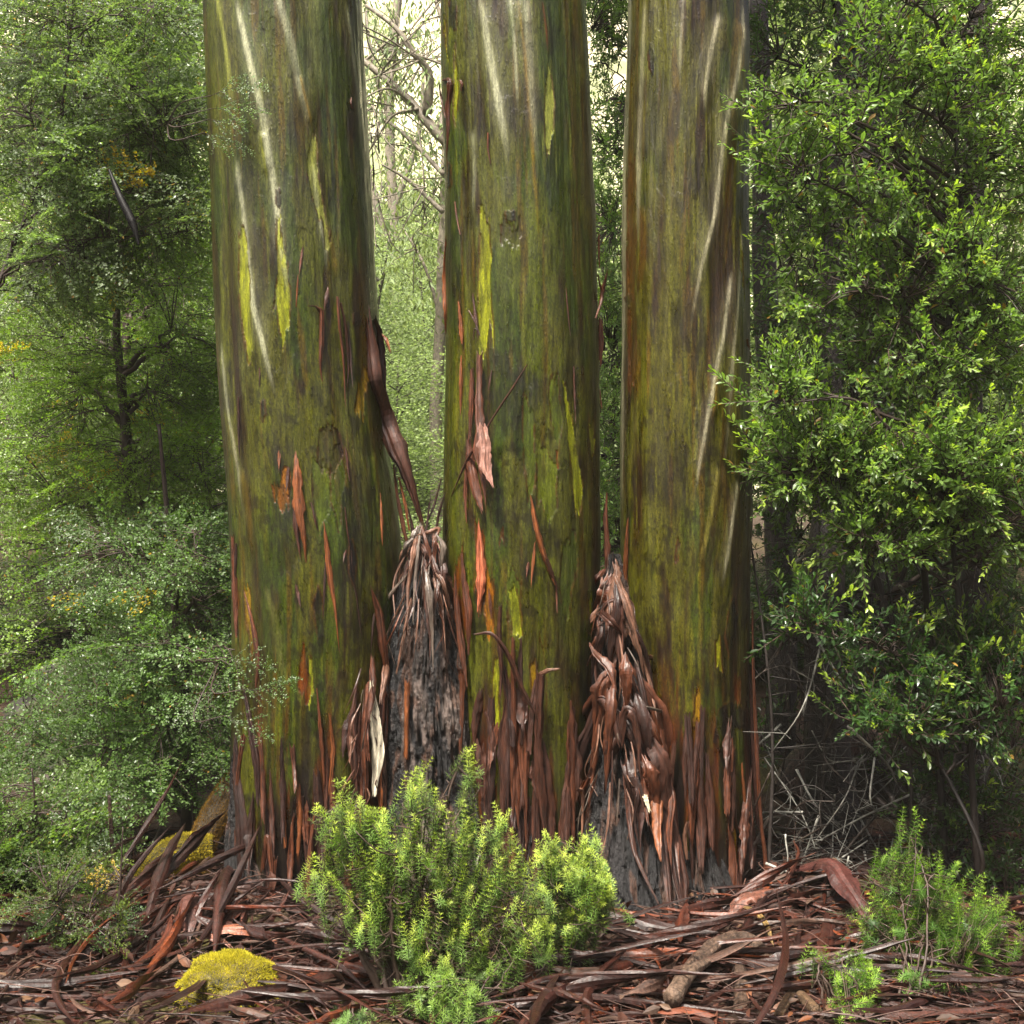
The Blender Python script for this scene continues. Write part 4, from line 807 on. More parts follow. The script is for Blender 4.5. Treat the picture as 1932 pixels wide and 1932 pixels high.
beech(None, [(250, 1650, 0), (243, 1200, 0), (236, 860, 0), (240, 500, 0), (230, 200, .1)], 3.6,
      [px_lobe(330, 560, 120, 110, 3.6, .8), px_lobe(230, 700, 160, 130, 3.6, .8), px_lobe(350, 850, 110, 120, 3.6, .8), px_lobe(200, 980, 170, 150, 3.6, .8), px_lobe(60, 800, 150, 200, 3.6, .8), px_lobe(350, 1130, 110, 120, 3.4, .7), px_lobe(150, 1200, 200, 160, 3.6, .8)], 420,
      'taller beech with coarser sprays behind the left saplings', (.15, .235, .04), seed=5, r=.05, protos=BEECHC, tint2=(.12, .19, .04), scale=(1., 1.7), tws=2, twr=.004)
beech(None, [(60, 1600, 0), (290, 1100, 0), (296, 700, 0), (285, 200, 0), (280, -300, 0)], 5.2,
      [px_lobe(230, 120, 90, 130, 5.2, .9), px_lobe(80, 150, 170, 260, 5.2, .9), px_lobe(240, 330, 110, 100, 5.2, .9), px_lobe(150, 550, 190, 190, 5.2, .9), px_lobe(330, 720, 100, 120, 5.2, .9)], 360,
      'tall beech with a straight dark stem in the upper left corner', (.14, .21, .045), seed=6, r=.13, protos=BEECHC, tint2=(.10, .16, .03), scale=(1.2, 1.9), tws=2, twr=.004)
# young plant at the lower left edge
beech(None, [(228, 1900, 0), (224, 1800, 0), (226, 1700, 0), (232, 1560, 0)], -.75,
      [px_lobe(232, 1740, 34, 50, -.8, .12), px_lobe(215, 1800, 34, 50, -.8, .12), px_lobe(120, 1700, 110, 120, -.6, .25)], 70,
      'little beech seedling at the left edge of the bark heap', (.05, .10, .03), name='beech_seedling', seed=7, r=.008, scale=(.4, .7), group=None, tint2=(.16, .2, .02))

# twig that crosses the left gum: named feature sprays belong to the nearest sapling

beech(None, [(90, 1800, 0), (80, 1700, 0), (70, 1560, 0), (60, 1450, 0)], .1, [px_lobe(60, 1640, 80, 60, .1, .2), px_lobe(130, 1560, 70, 60, .2, .2), px_lobe(0, 1560, 80, 90, .1, .2), px_lobe(160, 1690, 50, 36, .1, .12)], 130,
      'low beech sapling at the left margin of the picture before the boulders', (.08, .14, .04), seed=8, r=.012, tint2=(.12, .18, .03))
# ---------------------------------------------------------------- glossy-leaved bushes on the right
def bush(trunk_px, Y, lobes, n, label, leafc, tipc, name='glossy_bush', r=.03, protos=SPRIG, scale=(.9, 1.4), per=3, tpl=LEAF_L, tipw=.75, group='glossy leaved bushes', seed=1, upw=.45, frontw=.45, cat='bush'):
    rng = np.random.default_rng(seed)
    tp = [P(x, y, Y + dy) for x, y, dy in trunk_px]; g0 = tp[0]
    root = thing(name, (float(g0[0]), float(g0[1]), float(gz(g0[0], g0[1]))), label, cat, group)
    tp[0] = np.array([g0[0], g0[1], gz(g0[0], g0[1]) - .03])
    tp[1:-1] = [q_ + rng.normal(size=3) * np.array([.05, .05, 0]) for q_ in tp[1:-1]]
    a = Acc(); tube(a, tp, [r * .6, r * .5, r * .25], DKW * .45, 10, .15, n=44, rng=rng)
    part('trunk', a, M_WOOD, root)
    B = Acc(); nodes = limb_nodes(B, tp, lobes, DKW * 1.1, r * .8, rng, per)
    pos, c, u = in_ellipsoids(lobes, n, rng, .4)
    d0 = connect(B, nodes, pos, DKW * 1.4, .0042, rng)
    d = unit(unit(d0) + rng.normal(size=d0.shape) * .45 + np.array([-.1, -frontw, upw]))
    up = rng.normal(size=d.shape)
    sc_ = rng.uniform(*scale, size=n)
    tint = np.asarray(leafc) * rng.uniform(.6, 1.35, (n, 1)); w = (rng.random(n) < tipw) * rng.uniform(.3, 1, n) * smooth(np.linalg.norm(u, axis=1) + .3 * u[:, 2] - .25 * u[:, 1], .45, 1.0)
    L = Acc(); T = Acc()
    place_sprays(L, T, protos, pos, d, up, sc_, tint, tpl, 0, DKW * 2.2, tips=(tipc, w), rng=rng, twr=.003, tws=1)
    red = None
    v, q, c_ = T.get(); B.add(v, q, c_)
    part('branches', B, M_WOOD, root); part('foliage', L, M_LEAFB, root, smooth_sh=False)
    return root
DG = (.13, .21, .055); YG = (.36, .48, .07)
bush([(1790, 1640, 0), (1770, 1300, 0), (1750, 900, 0), (1790, 500, 0), (1800, 100, 0)], .1,
     [px_lobe(1560, 290, 110, 60, .0, .3), px_lobe(1470, 200, 70, 40, -.1, .2), px_lobe(1640, 400, 120, 80, .1, .35), px_lobe(1750, 520, 130, 90, .1, .4), px_lobe(1700, 180, 120, 70, .1, .4), px_lobe(1480, 330, 60, 60, .0, .25), px_lobe(1850, 300, 120, 160, .2, .4), px_lobe(1700, 30, 120, 60, .0, .3),
      px_lobe(1600, 560, 120, 70, .1, .35), px_lobe(1720, 680, 120, 90, .1, .35), px_lobe(1860, 600, 100, 150, .2, .4), px_lobe(1500, 480, 70, 60, .3, .25), px_lobe(1850, 60, 120, 120, .2, .4)], 1050,
     'glossy leaved bush with bright tips reaching over the top edge of the right gum', DG, YG, seed=11, r=.03)
bush([(1850, 1700, 0), (1830, 1300, 0), (1790, 1000, 0), (1760, 800, 0)], -.1,
     [px_lobe(1480, 740, 75, 50, -.1, .2), px_lobe(1560, 830, 120, 70, .1, .3), px_lobe(1650, 900, 120, 80, .1, .3), px_lobe(1760, 860, 110, 90, -.1, .3), px_lobe(1500, 890, 80, 60, .1, .25), px_lobe(1680, 1010, 110, 60, .0, .3), px_lobe(1860, 940, 120, 130, .0, .4)], 950,
     'glossy leaved bush whose arched branch crosses the right gum half way up', DG, YG, seed=12, r=.026)
bush([(1800, 1800, 0), (1790, 1600, 0), (1760, 1400, 0), (1720, 1260, 0)], -.1,
     [px_lobe(1520, 1175, 55, 35, -.1, .15), px_lobe(1620, 1210, 90, 40, -.1, .2), px_lobe(1700, 1260, 60, 45, -.1, .2), px_lobe(1640, 1355, 75, 35, -.3, .15), px_lobe(1720, 1370, 50, 45, -.3, .15), px_lobe(1850, 1300, 90, 120, .0, .3)], 330,
     'low glossy leaved bush with star shaped sprigs hanging over the dark twigs', (.04, .085, .025), YG, seed=13, r=.018, tipw=.8)
bush([(1700, 1650, 0), (1690, 1300, 0), (1660, 900, 0), (1640, 500, 0), (1620, 100, 0), (1610, -200, 0)], 1.6,
     [px_lobe(1480, 100, 90, 110, 1.5, .5), px_lobe(1620, 150, 130, 130, 1.6, .6), px_lobe(1760, 250, 150, 160, 1.6, .6), px_lobe(1500, 380, 110, 110, 1.6, .5), px_lobe(1640, 480, 130, 120, 1.6, .5), px_lobe(1500, 640, 120, 110, 1.6, .5), px_lobe(1650, 740, 140, 110, 1.6, .5), px_lobe(1520, 880, 120, 90, 1.6, .5), px_lobe(1660, 990, 150, 90, 1.6, .5),
      px_lobe(1820, 700, 140, 250, 1.7, .6), px_lobe(1500, 1030, 90, 70, 1.5, .4), px_lobe(1600, -120, 300, 140, 1.6, .7), px_lobe(1820, 1050, 130, 120, 1.6, .5), px_lobe(1500, 1400, 100, 80, 2.2, .4), px_lobe(1680, 1460, 130, 90, 2.2, .4), px_lobe(1860, 1480, 120, 130, 2.0, .4), px_lobe(1500, 1150, 90, 70, 2.0, .4), px_lobe(1650, 1180, 140, 90, 2.0, .4), px_lobe(1830, 1220, 130, 120, 2.0, .4)], 1900,
     'dense dark bush with glossy leaves behind the right gum', (.06, .105, .042), (.22, .33, .07), seed=14, r=.05, tipw=.4, scale=(.9, 1.4))
bush([(1860, 1790, 0), (1850, 1700, 0), (1850, 1560, 0), (1840, 1450, 0)], .25, [px_lobe(1850, 1560, 90, 80, .2, .2), px_lobe(1780, 1480, 70, 50, .3, .2), px_lobe(1900, 1680, 70, 60, .1, .15)], 120,
     'low bush at the right margin above the airy shrub', (.05, .09, .03), YG, seed=16, r=.014, tipw=.5, scale=(.8, 1.3))
bush([(1240, 1500, 0), (1250, 1200, 0), (1240, 800, 0), (1230, 400, 0), (1220, 100, 0)], 2.0,
     [px_lobe(1145, -20, 50, 80, 2.0, .4), px_lobe(1150, 60, 50, 80, 2.0, .4), px_lobe(1160, 250, 60, 90, 2.0, .4), px_lobe(1150, 450, 60, 100, 2.0, .4), px_lobe(1155, 640, 60, 100, 2.0, .4), px_lobe(1150, 830, 60, 90, 2.0, .4), px_lobe(1150, 1000, 60, 90, 2.0, .4)], 950,
     'slim glossy leaved bush seen in the gap between middle and right gum', (.15, .24, .08), (.36, .48, .10), seed=15, r=.02, tipw=.5, scale=(.6, 1.0))

# ---------------------------------------------------------------- feathery needle-leaved shrubs in front
def feather(loc, lobes, n, label, name='feathery_shrub', seed=1, needle=.023, stems=10, spread=.14, group='feathery needle leaved shrubs', tips=(.64, .74, .11), mid=(.20, .33, .08), low=(.05, .09, .035), blen=(.05, .20), wh=.0125):
    rng = np.random.default_rng(seed)
    base = np.array([loc[0], loc[1], float(gz(loc[0], loc[1]))])
    root = thing(name, tuple(float(x) for x in base), label, 'shrub', group)
    sr = .013 if stems > 10 else .006
    lob = np.array(lobes, float)
    B = Acc(); nodes = []
    for k in range(stems):
        lb = lob[k % len(lob)]
        e = lb[:3] + rng.normal(size=3) * lb[3:] * .3 - np.array([0, 0, lb[5] * .4])
        s = base + np.array([rng.normal() * .025, rng.normal() * .025, -.02]); m_ = (s + e) / 2 + np.array([(e - s)[0] * .12, 0, .03]) + rng.normal(size=3) * .03
        pl = resample([s, m_, e], 14); pl[1:-1] += rng.normal(size=(12, 3)) * .004
        tube(B, pl, [sr, sr * .6, .003], DKW * 2.0, 6, .15); nodes.append(pl[3:])
    for k in range(int(stems * 1.6)):       # dead grey twigs inside
        lb = lob[rng.integers(len(lob))]; s = nodes[rng.integers(stems)][rng.integers(3, 10)]
        e = lb[:3] + rng.normal(size=3) * lb[3:] * .45 - np.array([0, 0, lb[5] * .5])
        tube(B, [s, (s + e) / 2 + rng.normal(size=3) * .03, e], [.003, .001], DKW * rng.uniform(1.4, 4), 4, n=7)
    nodes = np.concatenate(nodes)
    pos, c, u = in_ellipsoids(lob, n, rng, .45)
    o = base + np.array([0, 0, .05])
    d = unit(pos - o); d = unit(d * .6 + np.array([0, -.08, .8]) + rng.normal(size=d.shape) * .45)
    L = Acc()
    for k in range(n):
        ln = rng.uniform(*blen); tip = pos[k]; st = tip - d[k] * ln + np.array([0, 0, -.01])
        kk = np.argmin(((nodes - st) ** 2).sum(1)); w_ = nodes[kk]
        if np.linalg.norm(st - w_) > .02: tube(B, resample([w_, (st + w_) / 2 + rng.normal(size=3) * .012, st], 5), [.003, .0016], DKW * 2.4, 4)
        pl = resample([st, (st + tip) / 2 + rng.normal(size=3) * .010, tip], 10); tube(B, pl, [.0016, .0009], np.array([.06, .06, .02]), 3)
        nw = int(ln / wh); uu = np.linspace(.12, 1, nw); pc = np.stack([np.interp(uu, np.linspace(0, 1, 10), pl[:, i]) for i in range(3)], 1)
        t = unit(np.stack([np.interp(uu, np.linspace(0, 1, 10), unit(np.gradient(pl, axis=0))[:, i]) for i in range(3)], 1))
        m = 7; a = unit(np.cross(t, np.array([.3, .9, .1]))); b = np.cross(t, a)
        ph = rng.random((nw, 1)) * 6.28 + np.arange(m)[None] * 2 * np.pi / m + rng.normal(size=(nw, m)) * .15
        op = (1.35 - .40 * uu ** 4)[:, None] + rng.normal(size=(nw, m)) * .12
        dd = t[:, None] * np.cos(op)[..., None] + (a[:, None] * np.cos(ph)[..., None] + b[:, None] * np.sin(ph)[..., None]) * np.sin(op)[..., None]
        sz = needle * (1 - .35 * uu ** 4)[:, None] * rng.uniform(.8, 1.15, (nw, m))
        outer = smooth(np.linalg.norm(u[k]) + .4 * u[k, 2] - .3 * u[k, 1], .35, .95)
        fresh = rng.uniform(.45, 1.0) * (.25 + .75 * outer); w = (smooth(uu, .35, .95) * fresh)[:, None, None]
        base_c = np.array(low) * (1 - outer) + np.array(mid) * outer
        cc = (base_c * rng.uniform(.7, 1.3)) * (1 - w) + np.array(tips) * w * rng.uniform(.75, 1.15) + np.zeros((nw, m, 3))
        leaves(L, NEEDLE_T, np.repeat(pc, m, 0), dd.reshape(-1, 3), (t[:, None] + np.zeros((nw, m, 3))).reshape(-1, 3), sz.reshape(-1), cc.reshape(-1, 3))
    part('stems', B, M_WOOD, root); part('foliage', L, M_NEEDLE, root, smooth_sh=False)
    return root
NEEDLE_T = (np.array([[0, -.03, 0], [0, .03, 0], [.55, .055, .05], [.55, -.055, .05], [1, .012, -.02], [1, -.012, -.02]]), np.array([[0, 3, 2, 1], [3, 5, 4, 2]]))
def fl(px, py, rx, ry, Y=-1.15, dy=.14): return px_lobe(px, py, rx, ry, Y, dy)
b0 = gpt(745, 1905)
feather(b0, [fl(645, 1535, 62, 68), fl(625, 1640, 48, 50), fl(700, 1560, 34, 75), fl(745, 1600, 40, 60), fl(790, 1490, 42, 74), fl(775, 1620, 90, 70, dy=.18), fl(882, 1462, 28, 74, -1.1, .08), fl(860, 1570, 60, 70), fl(935, 1600, 55, 90, -1.1), fl(985, 1660, 50, 60, -1.1),
            fl(870, 1680, 90, 70, dy=.18), fl(730, 1710, 100, 60, dy=.18), fl(700, 1640, 60, 60), fl(960, 1740, 90, 45), fl(840, 1770, 100, 50, dy=.18)], 760,
        'large feathery shrub with bright yellow green tips before the left and middle gum', seed=21, stems=22)
feather(gpt(1070, 1800), [fl(1035, 1600, 26, 36, -.95, .08), fl(1105, 1600, 30, 50, -.9, .08), fl(1125, 1660, 38, 50, -.9, .1), fl(1060, 1650, 40, 50, -.95, .1), fl(1100, 1720, 50, 40, -.9, .1), fl(1040, 1730, 50, 36, -.95, .1)], 270,
        'feathery shrub with rounded soft tips before the wet black buttress', seed=22, stems=9)
feather(gpt(860, 1926), [fl(870, 1845, 90, 34, -1.3, .12), fl(800, 1860, 70, 34, -1.3, .12), fl(940, 1800, 60, 30, -1.2, .1), fl(880, 1900, 70, 26, -1.38, .1), fl(1035, 1790, 18, 34, -1.1, .05)], 150,
        'sparse feathery shrub at the bottom, below the large one', seed=23, stems=9, tips=(.26, .38, .05))
feather(gpt(655, 1931), [fl(670, 1925, 36, 22, -1.45, .08)], 26, 'tip of a feathery shrub at the bottom edge beside the mossy mound', seed=24, stems=4, tips=(.2, .33, .09))
feather(gpt(1720, 1915), [fl(1690, 1640, 40, 60, -.8, .12), fl(1720, 1560, 26, 40, -.8, .08), fl(1650, 1720, 50, 50, -.8, .12), fl(1700, 1760, 60, 60, -.8, .14), fl(1760, 1680, 60, 90, -.8, .14), fl(1830, 1760, 90, 120, -.8, .2), fl(1680, 1860, 60, 50, -1.0, .12), fl(1740, 1850, 70, 60, -1.0, .12)], 520,
        'feathery shrub with airy green tips by the lower right edge', seed=25, stems=8, tips=(.42, .62, .08), mid=(.14, .28, .06))
feather(gpt(1600, 1925), [fl(1545, 1795, 26, 22, -1.15, .06), fl(1600, 1800, 26, 20, -1.15, .06), fl(1625, 1840, 40, 34, -1.2, .08), fl(1580, 1860, 36, 30, -1.2, .08), fl(1640, 1890, 40, 30, -1.3, .08), fl(1590, 1905, 40, 22, -1.35, .08)], 95,
        'small feathery shrub with upright light green sprigs in the bark heap at the lower right', seed=26, stems=8, tips=(.42, .64, .07), mid=(.14, .28, .06))

# ---------------------------------------------------------------- rocks, mossy logs, fallen wood
def rock(px, py, Y, r, label, col, seed, name='boulder', cat='boulder', mossc=None, group=None, sq=(1, 1, 1), moss_level=.5, ground=True):
    c = P(px, py, Y); rng = np.random.default_rng(seed)
    nu, nv = 200, 110
    th = np.linspace(-np.pi, np.pi, nu, endpoint=False); ph = np.linspace(-np.pi / 2, np.pi / 2, nv)
    T, F = np.meshgrid(th, ph); D = np.stack([np.cos(F) * np.cos(T), np.cos(F) * np.sin(T), np.sin(F)], -1)
    h = 1 + .45 * (fbm(D[..., 0] * 1.3 + seed, D[..., 1] * 1.3 + D[..., 2] * 2, 1, 4) - .5) + .12 * (fbm(D[..., 0] * 5 + D[..., 2] * 3, D[..., 1] * 5 + seed, 3, 4) - .5) + .05 * np.abs(fbm(D[..., 0] * 9, D[..., 2] * 9 + D[..., 1] * 5, 5) - .5)
    V = D * h[..., None] * r * np.array(sq)
    n_ = fbm(D[..., 0] * 4 + seed, D[..., 1] * 4 + D[..., 2] * 4, 2, 5)
    C = np.asarray(col) * (.4 + 1.2 * fbm(D[..., 0] * 9, D[..., 2] * 9 + D[..., 1] * 6, 6, 4)[..., None])
    if mossc is not None:
        w = smooth(n_ + .3 * D[..., 2], moss_level, moss_level + .12)[..., None]; C = C * (1 - w) + np.asarray(mossc) * w
    i = np.arange(nv - 1)[:, None] * nu; j = np.arange(nu)[None]
    q = np.stack([i + j, i + (j + 1) % nu, i + nu + (j + 1) % nu, i + nu + j], -1).reshape(-1, 4)
    root = thing(name, (float(c[0]), float(c[1]), float(c[2])), label, cat, group)
    o = mesh_obj('stone', V.reshape(-1, 3), q, M_ROCK, C.reshape(-1, 3), root)
    return root, c, V.reshape(-1, 3), D
def moss_on(root, V, N, n, ln, col, rng, spread=.35, mask=None, name='moss'):
    """short moss shoots standing all over a surface"""
    idx = rng.integers(0, len(V), n); p = V[idx] + rng.normal(size=(n, 3)) * ln * .4; nn = unit(N[idx] + rng.normal(size=(n, 3)) * spread)
    c = np.asarray(col) * rng.uniform(.45, 1.35, (n, 1)); L = Acc(); 
    leaves(L, (np.array([[0, -.10, 0], [0, .10, 0], [1, .03, .1], [1, -.03, .1]]), np.array([[0, 3, 2, 1]])), p, nn, rng.normal(size=(n, 3)), ln * rng.uniform(.6, 1.4, n), c)
    v, q, c_ = L.get(); o = mesh_obj(name, v, q, M_MOSS, c_, root, False)
rng = np.random.default_rng(77)
YM = (.54, .48, .04)
for (px, py, Y, r, sq, lab, n) in [(432, 1868, -1.08, .165, (1.1, 1, .75), 'mossy mound with yellow green cushion moss in the bark heap at the bottom', 15000), (395, 1936, -1.2, .12, (1.4, 1, .5), 'low mossy stone cut by the bottom edge, below the yellow mound', 7000), (590, 1900, -1.15, .04, (1.6, 1, .5), 'fist sized mossy stone between strips right of the yellow mound', 2500)]:
    root, c, V, D = rock(px, py, Y, r, lab, (.04, .035, .02), int(px), 'mossy_stone', 'mossy stone', (.10, .08, .02), None, sq)
    N = unit(V / np.array(sq) ** 2); keep = V[:, 2] > -.3 * r
    moss_on(root, V[keep], N[keep], n * 2, .0085, YM, rng)
for (px, py, Y, r, sq, lab) in [(330, 1590, 2.4, .55, (1.3, .8, 1.0), 'dark boulder behind the mossy log'), (230, 1480, 3.0, .75, (1.2, .8, 1.1), 'large dark grey boulder under the lowest beech sprays'), (90, 1600, 2.2, .6, (1.3, .9, 1.0), 'dark boulder at the far left of the bank')]:
    rock(px, py, Y, r, lab, (.05, .045, .036), int(px) + 3, 'boulder', 'boulder', (.035, .04, .015), 'dark boulders on the left bank', sq, .55)
for (px, py, Y, r, sq, lab) in [(300, 1330, 1.9, .15, (1.6, 1, .75), 'boulder capped with orange yellow moss behind the beech stems'), (385, 1335, 1.8, .11, (1.4, 1, .7), 'smaller moss capped boulder between beech stem and left gum')]:
    root, c, V, D = rock(px, py, Y, r, lab, (.06, .05, .04), int(px), 'mossy_boulder', 'mossy boulder', (.2, .14, .02), None, sq)
    N = unit(V / np.array(sq) ** 2); keep = V[:, 2] > -.2 * r; moss_on(root, V[keep], N[keep], 9000, .012, (.42, .27, .02), rng)

def log(pts, r, label, name, col, cat='log', moss=None, mossn=0, seed=0, ns=28, n=90, rough=.06, group=None, mosslen=.012, mat=None):
    rng = np.random.default_rng(seed); pts = np.array(pts, float)
    p = resample(pts, n); rr = np.interp(np.linspace(0, 1, n), np.linspace(0, 1, len(r)), r)
    t, a, b = frames(p, (0, -1, .2)); th = np.linspace(0, 2 * np.pi, ns, endpoint=False)
    U = np.cumsum(np.r_[0, np.linalg.norm(np.diff(p, axis=0), axis=1)])[:, None] + 0 * th; TT = th[None] + 0 * U
    h = 1 + rough * 3 * (fbm(np.cos(TT) * 3 + seed + np.sin(TT), U * 6 + np.sin(TT) * 2, 1, 4) - .5) + rough * 2 * (fbm(np.cos(TT) * 14 + 9, U * 12 + np.sin(TT) * 12, 2, 3) - .5)
    D = a[:, None] * np.cos(TT)[..., None] + b[:, None] * np.sin(TT)[..., None]
    V = p[:, None] + D * (rr[:, None] * h)[..., None]
    f = fbm(np.cos(TT) * 12 + np.sin(TT) * 7 + seed, U * 5, 4, 4)[..., None]; C = np.asarray(col) * (.15 + 1.7 * f)
    i = np.arange(n - 1)[:, None] * ns; j = np.arange(ns)[None]
    q = np.stack([i + j, i + (j + 1) % ns, i + ns + (j + 1) % ns, i + ns + j], -1).reshape(-1, 4)
    e = (n - 1) * ns
    q = np.vstack([q] + [[[e, e + x, e + x + 1, e + x + 2]] for x in range(1, ns - 2, 2)] + [[[x + 2, x + 1, x, 0]] for x in range(1, ns - 2, 2)])
    c0 = p[len(p) // 2]; root = thing(name, tuple(float(x) for x in c0), label, cat, group)
    mesh_obj('wood', V.reshape(-1, 3) - c0, q, mat or M_ROUGH, C.reshape(-1, 3), root)
    if moss is not None: 
        moss_on(root, V.reshape(-1, 3) - c0, D.reshape(-1, 3), mossn, mosslen, moss, rng)
    return root
log([P(470, 1440, .75), P(437, 1482, .6), P(405, 1540, .45), P(378, 1600, .35), P(372, 1650, .3)], [.05, .05, .06, .06, .05], 'leaning mossy log furred in brown orange moss behind the left gum', 'mossy_log', (.05, .035, .02), moss=(.30, .17, .035), mossn=30000, seed=4, mosslen=.008)
log([P(400, 1598, .32), P(350, 1602, .3), P(305, 1630, .25), P(272, 1680, .2), P(255, 1740, .15)], [.05, .065, .075, .06, .05], 'arched log covered in bright yellow moss at the foot of the leaning one', 'mossy_log', (.06, .05, .02), moss=(.56, .46, .05), mossn=36000, seed=5, mosslen=.009)
G = lambda px, py, up=.03: gpt(px, py) + np.array([0, 0, up])
WOODC = (.10, .06, .04)
log([G(1250, 1925, .02), G(1290, 1880, .07), G(1350, 1835, .10), G(1410, 1818, .09), G(1470, 1850, .05), G(1560, 1868, .02), G(1640, 1872, .0)], [.012, .026, .030, .026, .024, .018, .012], 'weathered curved branch lying on the bark heap at the lower right', 'fallen_branch', WOODC, 'branch', seed=6, rough=.2)
log([G(1392, 1840, .05), G(1400, 1880, .04), G(1398, 1925, .02)], [.022, .026, .028], 'stub of weathered wood below the curved branch', 'fallen_branch', WOODC, 'branch', seed=7, rough=.1)
log([G(1335, 1865, .1), G(1300, 1895, .11), G(1270, 1930, .09)], [.014, .026, .034], 'short pale branch leaning against the curved one', 'fallen_branch', (.17, .11, .075), 'branch', seed=8, rough=.1)
log([G(1540, 1930, .04), G(1500, 1902, .05), G(1470, 1935, .04)], [.022, .02, .016], 'broken ochre branch end at the bottom edge', 'fallen_branch', (.12, .07, .035), 'branch', seed=9, rough=.1)
log([P(1480, 1500, 1.4), P(1520, 1440, 1.5), P(1600, 1400, 1.6), P(1720, 1360, 1.7), P(1850, 1330, 1.8)], [.09, .10, .09, .09, .08], 'slanting fallen log in the dark hollow at the right', 'fallen_log', (.10, .06, .045), seed=10)
log([G(1560, 1700, .03), P(1640, 1690, .35), P(1720, 1708, .35), P(1850, 1700, .35)], [.02, .024, .022, .02], 'thin bare branch lying behind the bark heap at the right', 'fallen_branch', (.08, .055, .045), 'branch', seed=11)
log([P(206, 320, .2), P(228, 375, .15), P(250, 420, .12), P(262, 462, .1)], [.006, .018, .020, .004], 'dark dangling dead bark roll at the upper left', 'hanging_bark', (.004, .003, .003), 'bark', mat=M_FAR, seed=12, ns=12)
# dark stems standing in the hollow on the right
def stem(pts, r, label, col=(.028, .02, .018), seed=0, name='dark_trunk'):
    p = [np.array(x) for x in pts]; g0 = p[0]; p[0] = np.array([g0[0], g0[1], float(gz(g0[0], g0[1])) - .05])
    log(p, r, label, name, col, 'tree', seed=seed, ns=20, n=120, rough=.05, group='dark stems behind the right bush')
stem([P(1580, 1700, 1.2), P(1560, 1400, 1.2), P(1555, 1100, 1.2), P(1570, 900, 1.3), P(1560, 500, 1.4), P(1600, 0, 1.6), P(1610, -400, 1.7)], [.15, .11, .10, .08, .06, .05], 'thick dark stem in the hollow right of the right gum', seed=31)
stem([P(1470, 1650, 2.6), P(1475, 1200, 2.6), P(1462, 900, 2.6), P(1442, 500, 2.6), P(1440, 350, 2.6), P(1430, 0, 2.6)], [.10, .09, .08, .07, .06], 'dark stem close to the edge of the right gum', seed=32, col=(.04, .03, .026))
stem([P(1700, 1650, 2.2), P(1690, 1300, 2.2), P(1700, 950, 2.2), P(1712, 560, 2.2), P(1722, 380, 2.2)], [.05, .045, .04, .03], 'slender brown stem at the right behind the bright leaves', seed=33, col=(.08, .045, .032))
stem([P(1650, 1650, 3.6), P(1640, 1300, 3.6), P(1650, 900, 3.6), P(1640, 300, 3.6), P(1630, -200, 3.6)], [.16, .14, .13, .12], 'broad dark stem deep in the hollow', seed=34, col=(.03, .024, .022))
stem([P(1830, 1700, 1.4), P(1840, 1200, 1.4), P(1830, 700, 1.4), P(1850, 0, 1.4)], [.09, .07, .06], 'dark stem at the far right', seed=35)
# reddish thin stems on the left
for k, (x0, y0, x1, y1, Y, r) in enumerate([(232, 1400, 238, 960, 2.2, .022), (258, 1400, 254, 830, 2.3, .024), (340, 1250, 372, 1180, 1.2, .03), (372, 1580, 350, 1380, .9, .017), (212, 1750, 206, 1500, .0, .012), (285, 1400, 275, 1250, 1.6, .02)]):
    p = [P(x0, y0, Y), P((x0 + x1) / 2 + 4, (y0 + y1) / 2, Y), P(x1, y1, Y)]
    p[0] = np.array([p[0][0], Y, float(gz(p[0][0], Y)) - .03]) if k != 2 else p[0]
    log(p, [r, r, r * .6], ['thin reddish stem at the left edge', 'thin reddish stem beside its twin at the left', 'dark forked limb above the yellow moss', 'slim dark stem leaning beside the mossy log', 'red brown stem standing at the left edge of the heap', 'short rust red stem by the yellow moss'][k], 'thin_trunk', (.05, .022, .016), 'stem', seed=40 + k, ns=12, n=50, rough=.03, group='thin stems on the left')

# tangle of dead lichen-grey twigs in the hollow
rng = np.random.default_rng(12)
tw_paths = [[(1495, 1170), (1460, 1240), (1425, 1280)], [(1510, 1310), (1535, 1390), (1580, 1480), (1640, 1540)], [(1620, 1360), (1560, 1400), (1500, 1450)], [(1650, 1430), (1665, 1500), (1690, 1560), (1705, 1640)], [(1720, 1450), (1760, 1500), (1700, 1620)], [(1545, 1540), (1500, 1640), (1470, 1700)],
            [(1575, 1500), (1560, 1600), (1570, 1720)], [(1485, 1250), (1470, 1330), (1440, 1400)], [(1600, 1370), (1640, 1440), (1700, 1490), (1760, 1530)], [(1690, 1010), (1720, 1120), (1760, 1180)], [(1500, 1060), (1560, 1030), (1600, 1040)], [(1440, 1120), (1500, 1060), (1530, 1045)]]
for k in range(100):
    x, y = rng.uniform(1435, 1900), rng.uniform(1080, 1660); a = rng.uniform(.5, 2.7); L = rng.uniform(60, 260)
    tw_paths.append([(x, y), (x + L * .5 * math.cos(a) + rng.normal() * 14, y + L * .5 * math.sin(a) + rng.normal() * 14), (x + L * math.cos(a), y + L * math.sin(a))])
